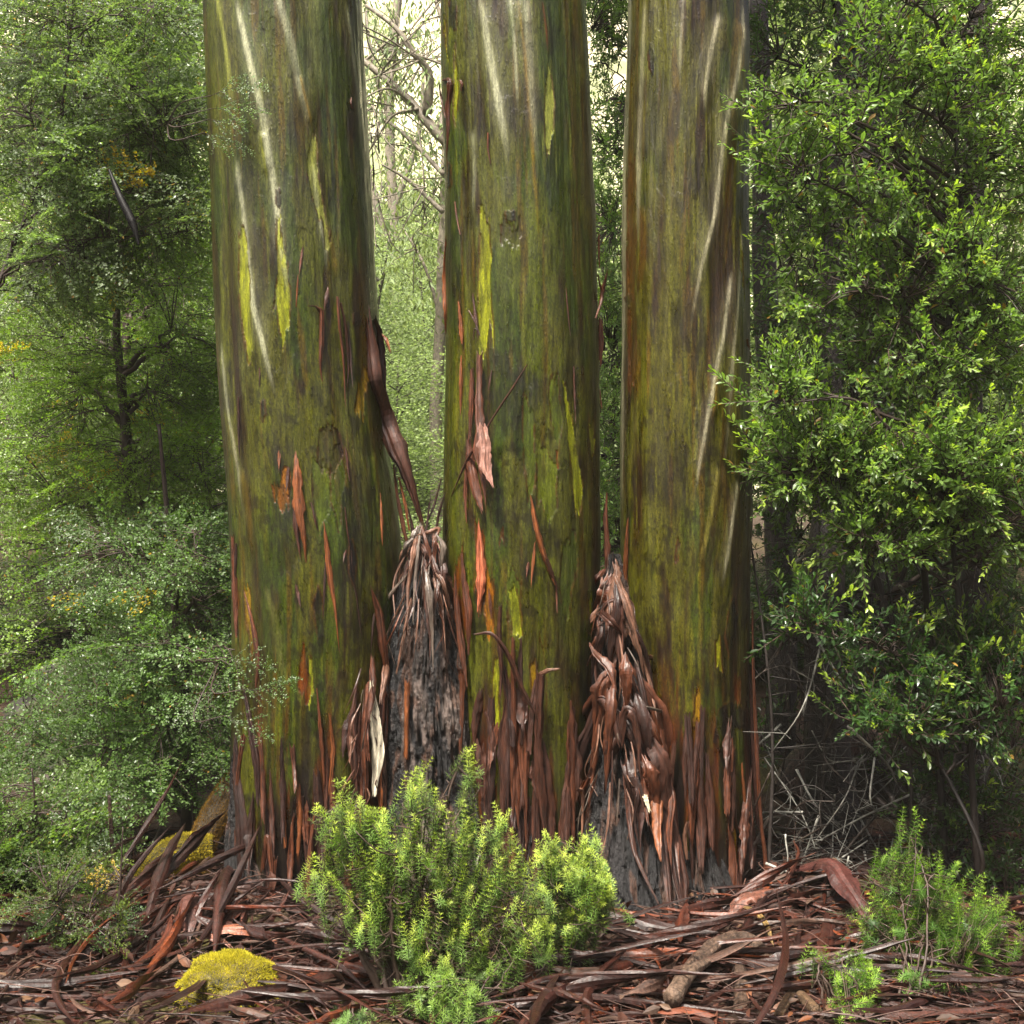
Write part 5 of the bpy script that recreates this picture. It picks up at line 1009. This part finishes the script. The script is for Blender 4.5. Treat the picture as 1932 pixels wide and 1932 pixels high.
for k in range(5):      # five dead saplings carry them
    g0 = P(1450 + 90 * k, 1700, .45 + .25 * (k % 3) - .2); g0[2] = float(gz(g0[0], g0[1]))
    root = thing('dead_sapling', tuple(float(v) for v in g0), ['dead twiggy sapling close by the right gum', 'dead twiggy sapling before the thick dark stem', 'dead sapling with pale forked twigs in the hollow', 'dead twiggy sapling under the star shaped sprigs', 'dead twiggy sapling at the far right of the hollow'][k], 'sapling', 'dead saplings in the dark hollow')
    A = Acc(); top = g0 + np.array([rng.normal() * .08, .1, 1.9]); sp = resample([g0 - [0, 0, .03], g0 + [rng.normal() * .05, 0, .8], top], 24)
    tube(A, sp, [.010, .004], np.array([.035, .028, .025]), 7, .15)
    for path in tw_paths[k::5]:
        pl = [P(x, y, g0[1] + rng.uniform(-.25, .25)) for x, y in path]
        s = sp[np.argmin(((sp - pl[0]) ** 2).sum(1))]; tube(A, [s, (s + pl[0]) / 2 + rng.normal(size=3) * .03, pl[0]], [.0025, .0025], np.array([.02, .016, .014]), 5, .1, n=8)
        c = np.array([.34, .33, .29]) if rng.random() < .35 else np.array([.06, .045, .036]); cc = c * rng.uniform(.3, 1.4, (16, 1))
        pl[1] = pl[1] + rng.normal(size=3) * .06; tube(A, pl, [.0065 * rng.uniform(.5, 1.2), .0022], cc, 6, .2, n=16)
        for _ in range(6):
            q0 = resample(pl, 16)[rng.integers(3, 15)]; tube(A, [q0, q0 + rng.normal(size=3) * .05, q0 + rng.normal(size=3) * .12 + [0, 0, .03]], [.0025, .001], c * .5, 4, n=6)
    part('twigs', A, M_WOOD, root)

# ---------------------------------------------------------------- shed bark on the ground
rng = np.random.default_rng(2024)
def ground_strip(px, py, ang, L, w, outer, inner, curl, lift, seed, bendv=.15, tilt=0.0, twist=0.0, n=20, m=6):
    c = gpt(px, py); d = np.array([math.cos(ang), math.sin(ang)]); nrm = np.array([-d[1], d[0]]); pts = []
    bz = rng.normal() * bendv * L
    for u in (-.5, -.17, .17, .5):
        xy = c[:2] + d * u * L + nrm * bz * (1 - 4 * u * u) * .5
        pts.append([xy[0], xy[1], float(gz(xy[0], xy[1])) + lift + tilt * (u + .5) * L])
    a = Acc(); ribbon(a, pts, np.array([.12, .8, 1, .7, .1]) * w, curl, outer, inner, hint=(0, 0, 1), twist=twist, n=n, m=m, seed=seed, th=.0025)
    return a, c
PAL = [(CHOC, CHOC), (RED, TAN), (DARKR, GREYB), (CHOC, PINK), (RUSTY, RED), (GREYB, TAN), (DARKR, RED), (DARKR, CHOC)]
PW = np.array([.22, .16, .16, .12, .05, .07, .12, .10])
ZONES = [('left of the yellow mossy mound', 206, 380, 1740, 1932), ('round the foot of the left gum', 430, 700, 1725, 1830), ('right of the yellow mossy mound', 500, 720, 1830, 1935), ('on the slope below the mossy log', 230, 450, 1640, 1760),
         ('below the black buttress', 1000, 1330, 1770, 1850), ('at the bottom edge centre', 960, 1260, 1850, 1935), ('round the foot of the right gum', 1300, 1560, 1690, 1800), ('round the curved fallen branch', 1260, 1560, 1800, 1935), ('by the lower right shrubs', 1560, 1760, 1740, 1935), ('at the outer left', -40, 206, 1700, 1935), ('at the outer right', 1760, 1960, 1740, 1935)]
def strip_thing(a, c, label):
    root_loc = tuple(float(v) for v in c)
    v, q, cc = a.get(); o = mesh_obj('bark_strip', v - np.array(root_loc), q, M_STRIP, cc * np.array([.66, .48, .44]), None, False); o.location = root_loc
    tag(o, label, 'bark strip', 'shed bark strips lying on the ground'); return o
FEAT = [((1500, 1668), (1560, 1690), (1600, 1735), (1655, 1790), .10, (.08, .035, .03), (.20, .10, .085), .8, .15, 'wide dull pink bark strip arching down from the foot of the right gum'),
        ((1375, 1752), (1400, 1740), (1440, 1725), (1490, 1695), .07, (.16, .085, .06), (.30, .16, .11), .8, .10, 'tan bark strip rising to the right gum with a broken pale end'),
        ((1560, 1740), (1562, 1800), (1552, 1870), (1556, 1930), .050, CHOC, (.40, .24, .22), .7, .10, 'upright brown bark strip leaning towards the viewer at the lower right'),
        ((530, 1797), (460, 1790), (400, 1795), (430, 1800), .06, (.26, .12, .07), (.3, .15, .08), .4, .08, 'leaf shaped orange tan bark flake above the yellow mossy mound'),
        ((345, 1680), (352, 1720), (352, 1760), (356, 1790), .08, (.12, .07, .06), (.22, .12, .10), .9, .07, 'broad folded grey pink bark flap on the left heap'),
        ((440, 1640), (425, 1700), (415, 1760), (405, 1830), .055, CHOC, RED, 1.2, .12, 'long dark bark strip leaning against the left gum'),
        ((1005, 1820), (1000, 1860), (1010, 1900), (1016, 1932), .05, RUSTY, OCH, 1.0, .07, 'rust orange quill of bark at the bottom edge, middle'),
        ((1010, 1850), (1150, 1830), (1280, 1790), (1390, 1770), .050, CHOC, TAN, 1.3, .07, 'very long brown bark strip sweeping up to the right gum'),
        ((985, 1862), (1130, 1855), (1240, 1822), (1330, 1800), .055, RED, TAN, 1.2, .06, 'long red brown bark strip under the sweeping one'),
        ((1000, 1880), (1110, 1880), (1200, 1860), (1290, 1830), .045, DARKR, GREYB, 1.3, .05, 'dark brown bark strip nearest the viewer in the sweeping sheaf'),
        ((500, 1760), (560, 1770), (640, 1765), (700, 1780), .030, CHOC, TAN, 1.5, .06, 'straight dark bark quill before the left gum'),
        ((560, 1890), (640, 1850), (700, 1830), (760, 1815), .028, CHOC, TAN, 1.6, .07, 'slanting bark quill running to the large feathery shrub'),
        ((640, 1760), (660, 1740), (680, 1730), (705, 1722), .05, CHOC, TAN, .6, .08, 'pinkish bark flake leaning up beside the large feathery shrub'),
        ((490, 1765), (560, 1820), (640, 1860), (700, 1895), .028, CHOC, RED, 1.5, .08, 'brown bark quill crossing down towards the large shrub'),
        ((500, 1855), (540, 1880), (580, 1920), (600, 1940), .026, RED, TAN, 1.5, .06, 'red brown bark quill touching the yellow mossy mound'),
        ((1455, 1800), (1470, 1830), (1520, 1890), (1560, 1925), .018, (.20, .11, .03), OCH, 1.2, .05, 'ochre bark sliver at the lower right'),
        ((1380, 1725), (1420, 1760), (1445, 1790), (1460, 1810), .022, (.22, .19, .07), OCH, 1.0, .1, 'yellow green bark sliver below the foot of the right gum'),
        ((1050, 1830), (1060, 1800), (1075, 1775), (1085, 1745), .035, (.40, .22, .18), (.62, .42, .32), .5, .05, 'pale pink bark flake before the black buttress')]
for k, (p0, p1, p2, p3, w, co, ci, cu, lift, lab) in enumerate(FEAT):
    pts = [gpt(*p) + np.array([0, 0, lift * (1 if 0 < i_ < 3 else .45)]) for i_, p in enumerate((p0, p1, p2, p3))]
    a = Acc(); ribbon(a, pts, np.array([.15, .9, 1, .75, .12]) * w * 1.25, cu, co, ci, hint=(0, -.35, 1), twist=rng.uniform(-.5, .5), n=34, m=8, seed=k + 3, th=.003)
    strip_thing(a, pts[1], lab)
WORD = {0: 'chocolate bark strip', 1: 'red brown bark strip', 2: 'grey lined blackish bark strip', 3: 'pink lined brown bark strip', 4: 'rusty orange bark strip', 5: 'grey tan bark strip', 6: 'red lined blackish bark strip', 7: 'nearly black bark strip'}
seen_labels = set()
NEAR = [('close to the yellow mossy mound', 432, 1880), ('close to the yellow arched log', 320, 1700), ('under the leaning dark strip', 420, 1760), ('near the orange tan flake', 470, 1795), ('beside the large feathery shrub', 690, 1830), ('beside the beech seedling', 228, 1850), ('near the rust orange quill', 1010, 1880),
        ('under the sweeping sheaf', 1150, 1860), ('against the weathered branch', 1350, 1850), ('below the arching pink strip', 1570, 1760), ('by the black buttress foot', 1200, 1780), ('beside the small upright shrub', 1590, 1870), ('by the airy shrub', 1720, 1850), ('at the bottom edge', 800, 1925), ('at the bottom edge', 1100, 1925)]
for k in range(250):
    zi = k % len(ZONES); zn, xa, xb, ya, yb = ZONES[zi]
    px, py = rng.uniform(xa, xb), rng.uniform(ya, yb); ci = int(rng.choice(8, p=PW)); co, cn = PAL[ci]
    L = rng.uniform(.22, .75) if rng.random() < .75 else rng.uniform(.6, 1.1); w = rng.uniform(.02, .075) * (1 if L < .6 else 1.1)
    ang = rng.normal() * .75 + (.25 if px > 900 else -.2)
    if zi == 0: ang = rng.uniform(.5, 1.9)
    if zi == 3: ang = rng.uniform(.9, 1.7)
    curl_, lift_ = rng.uniform(.5, 2.7), rng.uniform(.015, .11)
    a, c = ground_strip(px, py, ang, L, w, co, cn, curl_, lift_, k + 50, tilt=rng.normal() * .10 + (.35 if zi == 3 and rng.random() < .5 else 0), twist=rng.uniform(-1, 1) + (math.pi if rng.random() < .35 else 0), m=6)
    size = 'long' if L > .5 else 'short' if L < .3 else 'middling'; wd = 'wide' if w > .055 else 'slim' if w < .035 else ''
    side = ['rightmost', 'leftmost'][px < (xa + xb) / 2]; am = ang % math.pi
    way = 'facing the viewer' if .35 * math.pi < am < .65 * math.pi else 'lying level' if am < .12 * math.pi or am > .88 * math.pi else 'rising rightwards' if am < .5 * math.pi else 'rising leftwards'
    def words(*t): return ' '.join(' '.join(t).split())
    cand = [words(size, wd, WORD[ci], way, zn)]
    zs = zn.split(' ')
    for near in NEAR: cand.append(words(size, wd, WORD[ci], way, near[0]) + '') if abs(px - near[1]) < 110 and abs(py - near[2]) < 70 else None
    cand = [c_ for c_ in cand if len(c_.split()) <= 16] or [words(size, WORD[ci], way, zn)]; hb = 'half buried' if lift_ < .05 else 'lying uppermost'
    for c_ in list(cand)[::-1]: cand.append(c_.replace('bark strip', 'bark strip ' + hb, 1)); cand.append(c_.replace('bark strip', ['flat', 'curled', 'tightly rolled'][curl_ > 1.1 and 1 + (curl_ > 2)] + ' bark strip', 1))
    lab = next((q_ for q_ in cand if q_ not in seen_labels and len(q_.split()) <= 16), cand[0]); seen_labels.add(lab)
    strip_thing(a, c, lab)
# everything smaller: crumbs, slivers, dead leaves, twigs
A = Acc(); N_ = 5200
lx = rng.uniform(-2.9, 2.9, N_); ly = rng.uniform(-1.75, 1.3, N_) ** 1.0
for k in range(N_):
    x, y = lx[k], ly[k]; L = rng.uniform(.07, .42) * (1 if rng.random() < .75 else 1.5); w = rng.uniform(.004, .020) if rng.random() < .6 else rng.uniform(.02, .06); ang = rng.normal() * .9
    d = np.array([math.cos(ang), math.sin(ang)]); b_ = rng.normal() * .1 * L; z0 = rng.uniform(.004, .05)
    pts = []
    for u in (-.5, 0, .5):
        xy = np.array([x, y]) + d * u * L + np.array([-d[1], d[0]]) * b_ * (1 - 4 * u * u)
        pts.append([xy[0], xy[1], float(gz(xy[0], xy[1])) + z0 + rng.normal() * .012])
    co, cn = PAL[int(rng.choice(8, p=PW))]
    ribbon(A, pts, np.array([.1, 1, .8, .1]) * w, rng.uniform(.4, 2.5), co, cn, hint=(0, 0, 1), twist=rng.uniform(-1.5, 3), n=9, m=4, seed=k % 97, th=.0018)
for k in range(900):
    x, y = rng.uniform(-2.9, 2.9), rng.uniform(-1.7, 1.2); ang = rng.uniform(0, 6.3); L = rng.uniform(.12, .5); z0 = float(gz(x, y)) + rng.uniform(.01, .08)
    d = np.array([math.cos(ang), math.sin(ang), rng.normal() * .1]); c = np.array([x, y, z0]); cc = np.array([.05, .035, .028]) * rng.uniform(.5, 4)
    tube(A, [c, c + d * L * .5 + rng.normal(size=3) * .02, c + d * L], [.0025, .001], cc, 4, n=7)
n = 1700
lp = np.stack([rng.uniform(-2.9, 2.9, n), rng.uniform(-1.7, 1.3, n), np.zeros(n)], 1); lp[:, 2] = gz(lp[:, 0], lp[:, 1]) + rng.uniform(.01, .075, n)
ld = rdir(n, rng); ld[:, 2] *= .3; pal = np.array([(.14, .07, .045), (.07, .035, .022), (.20, .15, .09), (.10, .08, .06), (.05, .03, .024), (.16, .07, .02)])
leaves(A, (LEAF_L[0] * np.array([1, 1.3, 1]), LEAF_L[1]), lp, ld, np.array([0, 0, 1.]) + rng.normal(size=(n, 3)) * .5, rng.uniform(.03, .09, n), pal[rng.integers(0, 6, n)] * rng.uniform(.5, 1.2, (n, 1)))
v, q, c = A.get(); o = mesh_obj('bark_litter', v, q, M_LITTER, c * np.array([.66, .48, .44]), None, False)
tag(o, 'loose litter of small bark slivers, dead leaves and twigs covering the ground', 'bark litter'); o['kind'] = 'stuff'

# ---------------------------------------------------------------- forest behind, fading by mist and by paled leaf tints
PALEW = np.array([.20, .17, .13])
def crown_cloud(L, lobes, n, leaf, tint, rng, clump=.16, per=26, tpl=LEAF_S, droop=0.0):
    k = max(1, n // per); c, _, u = in_ellipsoids(lobes, k, rng, .33)
    p = np.repeat(c, per, 0) + rng.normal(size=(k * per, 3)) * clump * np.array([1.2, 1.2, .5 + droop * 2.2])
    t = np.asarray(tint) * np.repeat(rng.uniform(.55, 1.5, (k, 1)), per, 0) * rng.uniform(.8, 1.2, (k * per, 1))
    d = rdir(k * per, rng); d[:, 2] = d[:, 2] * .5 - droop * 1.6
    leaves(L, tpl, p, d, np.array([0, -.3, 1.0]) + rng.normal(size=(k * per, 3)) * .6, leaf * rng.uniform(.6, 1.3, k * per), t)
    return c
def make_forest_tree(seed, h, w, n, leaf, tint, nl=9):
    rng = np.random.default_rng(seed)
    root = thing('forest_tree', (0, 0, 0), 'leafy tree of the misty forest behind the gums', 'tree', 'leafy trees of the misty forest behind the gums')
    lobes = []
    for k in range(nl):
        z = h * (.16 + .78 * k / (nl - 1)); s = w * (1.05 - .55 * (k / (nl - 1)) ** 2) * rng.uniform(.8, 1.15); a = rng.uniform(0, 6.28)
        lobes.append([math.cos(a) * s * .5, math.sin(a) * s * .5, z, s * .6, s * .6, h * .09])
        lobes.append([-math.cos(a) * s * .45, -math.sin(a) * s * .45, z + h * .04, s * .5, s * .5, h * .08])
    T = Acc(); tp = np.array([[0, 0, -.3], [rng.normal() * .1, 0, h * .4], [rng.normal() * .2, rng.normal() * .1, h * .97]]); tube(T, tp, [.04 * w + .03, .02 * w, .01], PALEW * .35, 8, .1, n=24, rng=rng)
    part('trunk', T, M_WOOD, root)
    B = Acc(); limb_nodes(B, resample(tp, 20), lobes, PALEW * .4, .022 * w, rng, 2, 7); part('branches', B, M_WOOD, root)
    L = Acc(); crown_cloud(L, lobes, n, leaf, tint, rng); part('crown', L, M_FAR, root, smooth_sh=False)
    return root
protos = [make_forest_tree(301, 5.0, 1.3, 24000, .045, (.25, .31, .15)), make_forest_tree(302, 4.2, 1.5, 24000, .045, (.25, .32, .14)), make_forest_tree(303, 7.5, 1.6, 30000, .055, (.21, .27, .12)), make_forest_tree(304, 9.0, 1.9, 30000, .06, (.17, .23, .09), 12), make_forest_tree(305, 4.2, 1.7, 40000, .045, (.035, .06, .022))]  # pale tints carry part of the haze; last one darkened for hollow's shade
used = set()
def copy_tree(root):
    r = root.copy(); COL.objects.link(r)
    for ch in list(root.children):
        c = ch.copy(); COL.objects.link(c); c.parent = r
    return r
def put(kind, px, Y, label, s=1.0, top=None, rot=None):
    o = protos[kind] if kind not in used else copy_tree(protos[kind]); used.add(kind)
    d = Y - CAMY; x = (px - 966) * PXK * d; z = float(gz(x, Y))
    h0 = [5.0, 4.2, 7.5, 9.0, 4.2][kind]
    if top is not None: s = (CAMZ - (top - 966) * PXK * d - z) / h0
    o.location = (x, Y, z); o.rotation_euler = (0, 0, rng.uniform(0, 6.28) if rot is None else rot); o.scale = (max(s, .7) if top is None else (s + 1) / 2, max(s, .7) if top is None else (s + 1) / 2, s)
    o['label'] = label; return o
rng = np.random.default_rng(91)
put(1, 745, 8.5, 'bright leafy young tree low in the gap between left and middle gum', top=660); put(0, 800, 15, 'feathery hazy tree in the gap left of the middle gum', top=440); put(0, 715, 18, 'hazy tree whose top shows beside the right edge of the left gum', top=500)
put(1, 830, 22, 'pale tree partly hidden by the left edge of the middle gum', top=380); put(0, 760, 28, 'misty tree further back in the middle gap', top=345); put(1, 700, 34, 'faint misty tree deep in the middle gap', top=330)
for k, (px_, Y_, tp_) in enumerate([(1480, 4.5, 1080), (1600, 5.0, 1000), (1750, 4.2, 1050), (1900, 4.6, 1000), (60, 4.6, 1050), (250, 5.0, 1100), (400, 5.4, 1050), (1100, 6, 1100)]):
    put(4, px_, Y_, ['low dark leafy tree just right of the right gum', 'low dark leafy tree behind the thick dark stem', 'low dark leafy tree behind the slender brown stem', 'low dark leafy tree at the right margin', 'low leafy tree behind the far left boulder', 'low leafy tree behind the large grey boulder', 'low leafy tree behind the leaning mossy log', 'low leafy tree between middle and right gum'][k], top=tp_)
put(0, 730, 42, 'faint round tree far back in the middle gap', top=360); put(1, 810, 48, 'faintest tree beside the pale hillside', top=350)
put(2, 790, 40, 'very faint tree crown at the back of the middle gap', top=300)
put(0, 1150, 8, 'hazy tree low in the gap between middle and right gum', top=350); put(1, 1150, 13, 'misty tree in the gap between middle and right gum', top=200)
put(0, 390, 7.5, 'hazy tree beside the left edge of the left gum', top=560); put(1, 330, 10, 'misty tree behind the beech saplings', top=420)
for k in range(34):
    side = k % 2; px = rng.uniform(-120, 330) if side else rng.uniform(1430, 2060); Y = 6.5 + 29 * ((k // 2) + rng.random()) / 17; kd = int(rng.choice([2, 3, 0]))
    far = ['nearest', 'near', 'fairly near', 'middle distance', 'hazy', 'rather faint', 'faint', 'very faint', 'faintest'][min(8, k // 4)] + (' second' if (k // 2) % 2 else '')
    shape = {2: 'upright', 3: 'tall broad', 0: 'low round'}[kd]
    where = ('at the left margin behind the saplings' if px < 100 else 'behind the left saplings near the gum') if side else ('behind the bushes next to the right gum' if px < 1650 else 'behind the bushes at the right margin' if px < 1850 else 'behind the rightmost bush leaves')
    put(kd, px, Y, f'{far} {shape} leafy forest tree {where}', s=rng.uniform(.85, 1.25))
for k in range(9):
    px = [690, 1140, 735, 1165, 815, 1125, 770, 1155, 720][k]; put(int(rng.choice([0, 1, 2])), px, 13 + 3.6 * k, ['nearest', 'near', 'second', 'next', 'middle', 'hazy', 'faint', 'fainter', 'last'][k] + ' soft tree crown filling the lower ' + ('gap between middle and right gum' if px > 1000 else 'gap between left and middle gum'), top=430 + 40 * (k % 4))

# pale gum trees with bare bent branches in the mist
def mist_gum(pts, Y, r, limbs, n, label, seed, tint=(.17, .22, .11), leaf=.09):
    rng = np.random.default_rng(seed); tp = [P(x, y, Y) for x, y in pts]; g0 = tp[0].copy(); z0 = float(gz(g0[0], g0[1])); tp[0][2] = z0 - .1
    root = thing('misty_gum_tree', (float(g0[0]), Y, z0), label, 'tree', 'pale gum trees in the mist')
    T = Acc(); tube(T, tp, r, PALEW * 1.2, 12, .06, n=60, rng=rng); part('trunk', T, M_WOOD, root)
    B = Acc(); ends = []
    for lp, r0 in limbs:
        p = resample([P(x, y, Y + dy) for x, y, dy in lp], 26); tube(B, p, [r0, r0 * .35], PALEW * 1.1, 8, .08, rng=rng); 
        for k in range(4):
            s = p[rng.integers(6, 26)]; v = unit(rng.normal(size=3) + np.array([0, 0, .3])) * rng.uniform(.4, 1.1); e = s + v
            tube(B, resample([s, s + v * .5 + rng.normal(size=3) * .1, e], 9), [r0 * .25, .006], PALEW, 5, .1); ends.append(e)
            for _ in range(4):
                e2 = e + rng.normal(size=3) * .35; tube(B, resample([s + v * rng.uniform(.3, .9), (e + e2) / 2, e2], 6), [.010, .004], PALEW, 4); ends.append(e2)
    part('branches', B, M_WOOD, root)
    L = Acc(); ends = np.array(ends); lob = np.concatenate([ends, np.full((len(ends), 3), .28)], 1)
    crown_cloud(L, lob, n, leaf, np.array(tint) * 1.5, rng, .16, 18, (LEAF_S[0] * np.array([1, .45, 1]), LEAF_S[1]), droop=.7); part('crown', L, M_FAR, root, smooth_sh=False)
mist_gum([(900, 1000), (885, 500), (866, 300), (852, 262), (900, 60), (940, -200)], 9.0, [.13, .11, .08, .07], [([(855, 275, 0), (826, 252, 0), (767, 185, .1), (700, 126, .2), (640, 80, .3)], .075), ([(806, 215, 0), (809, 140, -.1), (778, 98, -.2), (746, 52, -.2), (690, 10, -.1)], .055), ([(830, 250, 0), (850, 150, .2), (840, 60, .3), (800, -60, .4)], .05), ([(838, 330, 0), (780, 270, .2), (730, 230, .4), (700, 240, .6)], .03), ([(790, 205, 0), (740, 220, .1), (700, 280, .1)], .022), ([(836, 400, 0), (770, 340, .1), (720, 310, .1)], .03)], 2600,
         'pale gum with bent bare branches reaching into the middle gap', 401)
mist_gum([(830, 1000), (822, 800), (832, 600), (838, 400), (845, 200), (850, -100)], 11.0, [.09, .07, .05], [([(832, 600, 0), (800, 500, 0), (760, 430, .2)], .03), ([(836, 450, 0), (860, 380, .1), (900, 300, .1)], .03)], 2500, 'slender pale gum close to the left edge of the middle gum', 402, tint=(.18, .22, .08))
mist_gum([(330, 1000), (345, 500), (350, 200), (360, -100)], 12.0, [.16, .13, .11], [([(345, 500, 0), (390, 420, 0), (420, 300, .2)], .05), ([(348, 420, 0), (310, 300, 0), (330, 150, .2)], .05), ([(350, 300, 0), (380, 200, .3), (400, 60, .2)], .04), ([(346, 560, 0), (380, 520, 0), (410, 480, .2)], .04)], 5000, 'pale gum stem in the mist left of the left gum', 403, tint=(.24, .23, .07))
mist_gum([(395, 1000), (398, 700), (385, 560), (370, 480), (330, 380)], 8.0, [.06, .05, .04, .02], [([(395, 640, 0), (410, 560, 0), (430, 520, .1)], .02), ([(392, 600, 0), (360, 540, .1), (330, 500, .2)], .02)], 800, 'thin pale gum with twisted bare branches beside the left gum', 404, tint=(.20, .22, .08), leaf=.06)
mist_gum([(740, 1000), (745, 500), (735, 200), (760, -100)], 24.0, [.14, .11, .09], [([(745, 500, 0), (700, 350, 0), (690, 200, .2)], .08), ([(742, 400, 0), (790, 250, 0), (800, 100, .2)], .08), ([(740, 250, 0), (700, 100, 0), (690, 0, .2)], .07)], 2200, 'faint tall gum deep in the mist of the middle gap', 405, tint=(.20, .24, .09), leaf=.14)

# crowns of the three gums, high above the picture
for root, S, sd in ((GT1, S1, 1), (GT2, S2, 2), (GT3, S3, 3)):
    rg = np.random.default_rng(sd); tx = S['cx'][0]; b = np.array(root.location); B = Acc(); lob = []
    for k in range(12):
        a = k * .55 + rg.uniform(0, .6) * 1.0 + sd; a = rg.uniform(0, 6.28); e = np.array([tx + math.cos(a) * rg.uniform(.8, 2.6), .3 + math.sin(a) * rg.uniform(.8, 2.6), rg.uniform(9.0, 12.5)]); s = np.array([tx, .3, rg.uniform(8.2, 11)])
        tube(B, resample([s, (s + e) / 2 + [0, 0, .3], e], 10), [.08, .02], PALEW * .6, 7, .1); lob.append([*e, .9, .9, .5])
    part('limbs', B, M_WOOD, root); L = Acc(); crown_cloud(L, lob, 1600, .12, (.05, .075, .03), rg, .22, 20, (LEAF_S[0] * np.array([1, .5, 1]), LEAF_S[1]), droop=.5); part('crown', L, M_FAR, root, smooth_sh=False)

# the wood that closes in behind the viewer and at both sides, seen by nobody from here but shading the clearing
rg = np.random.default_rng(55); lob = []
for k in range(46):
    a = math.radians(rg.uniform(195, 345)); R_ = rg.uniform(6.5, 13); x = R_ * 1.1 * math.cos(a); y = -4 + R_ * math.sin(a)
    if y > -8.0: continue
    h_ = rg.uniform(4, 8)
    for z in np.arange(.5, h_, 1.1): lob.append([x + rg.normal() * .4, y + rg.normal() * .4, z, 1.2, 1.2, .8])
L = Acc(); crown_cloud(L, lob, 60000, .11, (.06, .09, .03), rg, .25, 20)
v, q, c = L.get(); o = mesh_obj('surrounding_forest', v, q, M_FAR, c, None, False); tag(o, 'dense leafy wood closing in around the clearing', 'forest'); o['kind'] = 'stuff'
# hillside added as bright backdrop, mist glow put into its pale colour
hx = np.linspace(-60, 60, 160); hy = np.linspace(52, 109, 110); X, Yh = np.meshgrid(hx, hy, indexing='ij')
Zh = gz(X, Yh) - .3 + smooth(Yh, 52, 62) * (Yh - 52) * .80 + 2.5 * (fbm(X * .12 + 5, Yh * .12, 2) - .5) + .8 * (fbm(X * .8, Yh * .8, 3) - .5)
w = smooth(fbm(X * .35 + 9, Yh * .22, 4, 5), .50, .62)[..., None]; C = np.array([.58, .53, .36]) * (1 - w) + np.array([.26, .28, .13]) * w
i = np.arange(159)[:, None] * 110; j = np.arange(109)[None]
o = mesh_obj('backdrop_hill', np.stack([X, Yh, Zh], -1).reshape(-1, 3), np.stack([i + j, i + 110 + j, i + 111 + j, i + j + 1], -1).reshape(-1, 4), M_SOIL, C.reshape(-1, 3)); o['kind'] = 'structure'
# ---------------------------------------------------------------- the misty air
mm, nt, out = new_mat('mist')
pv = nd(nt, 'ShaderNodeVolumePrincipled'); pv.inputs['Color'].default_value = (1.0, .97, .86, 1); pv.inputs['Density'].default_value = HAZE; pv.inputs['Anisotropy'].default_value = 0.0
nt.links.new(pv.outputs[0], out.inputs['Volume'])
x0, x1, y0, y1, z0, z1 = -66, 66, -34, 114, -2.5, 52
V = [(x, y, z) for x in (x0, x1) for y in (y0, y1) for z in (z0, z1)]
Q = [(0, 1, 3, 2), (4, 6, 7, 5), (0, 4, 5, 1), (2, 3, 7, 6), (0, 2, 6, 4), (1, 5, 7, 3)]
o = mesh_obj('haze', np.array(V), np.array(Q), mm, None, None, False); o['kind'] = 'stuff'
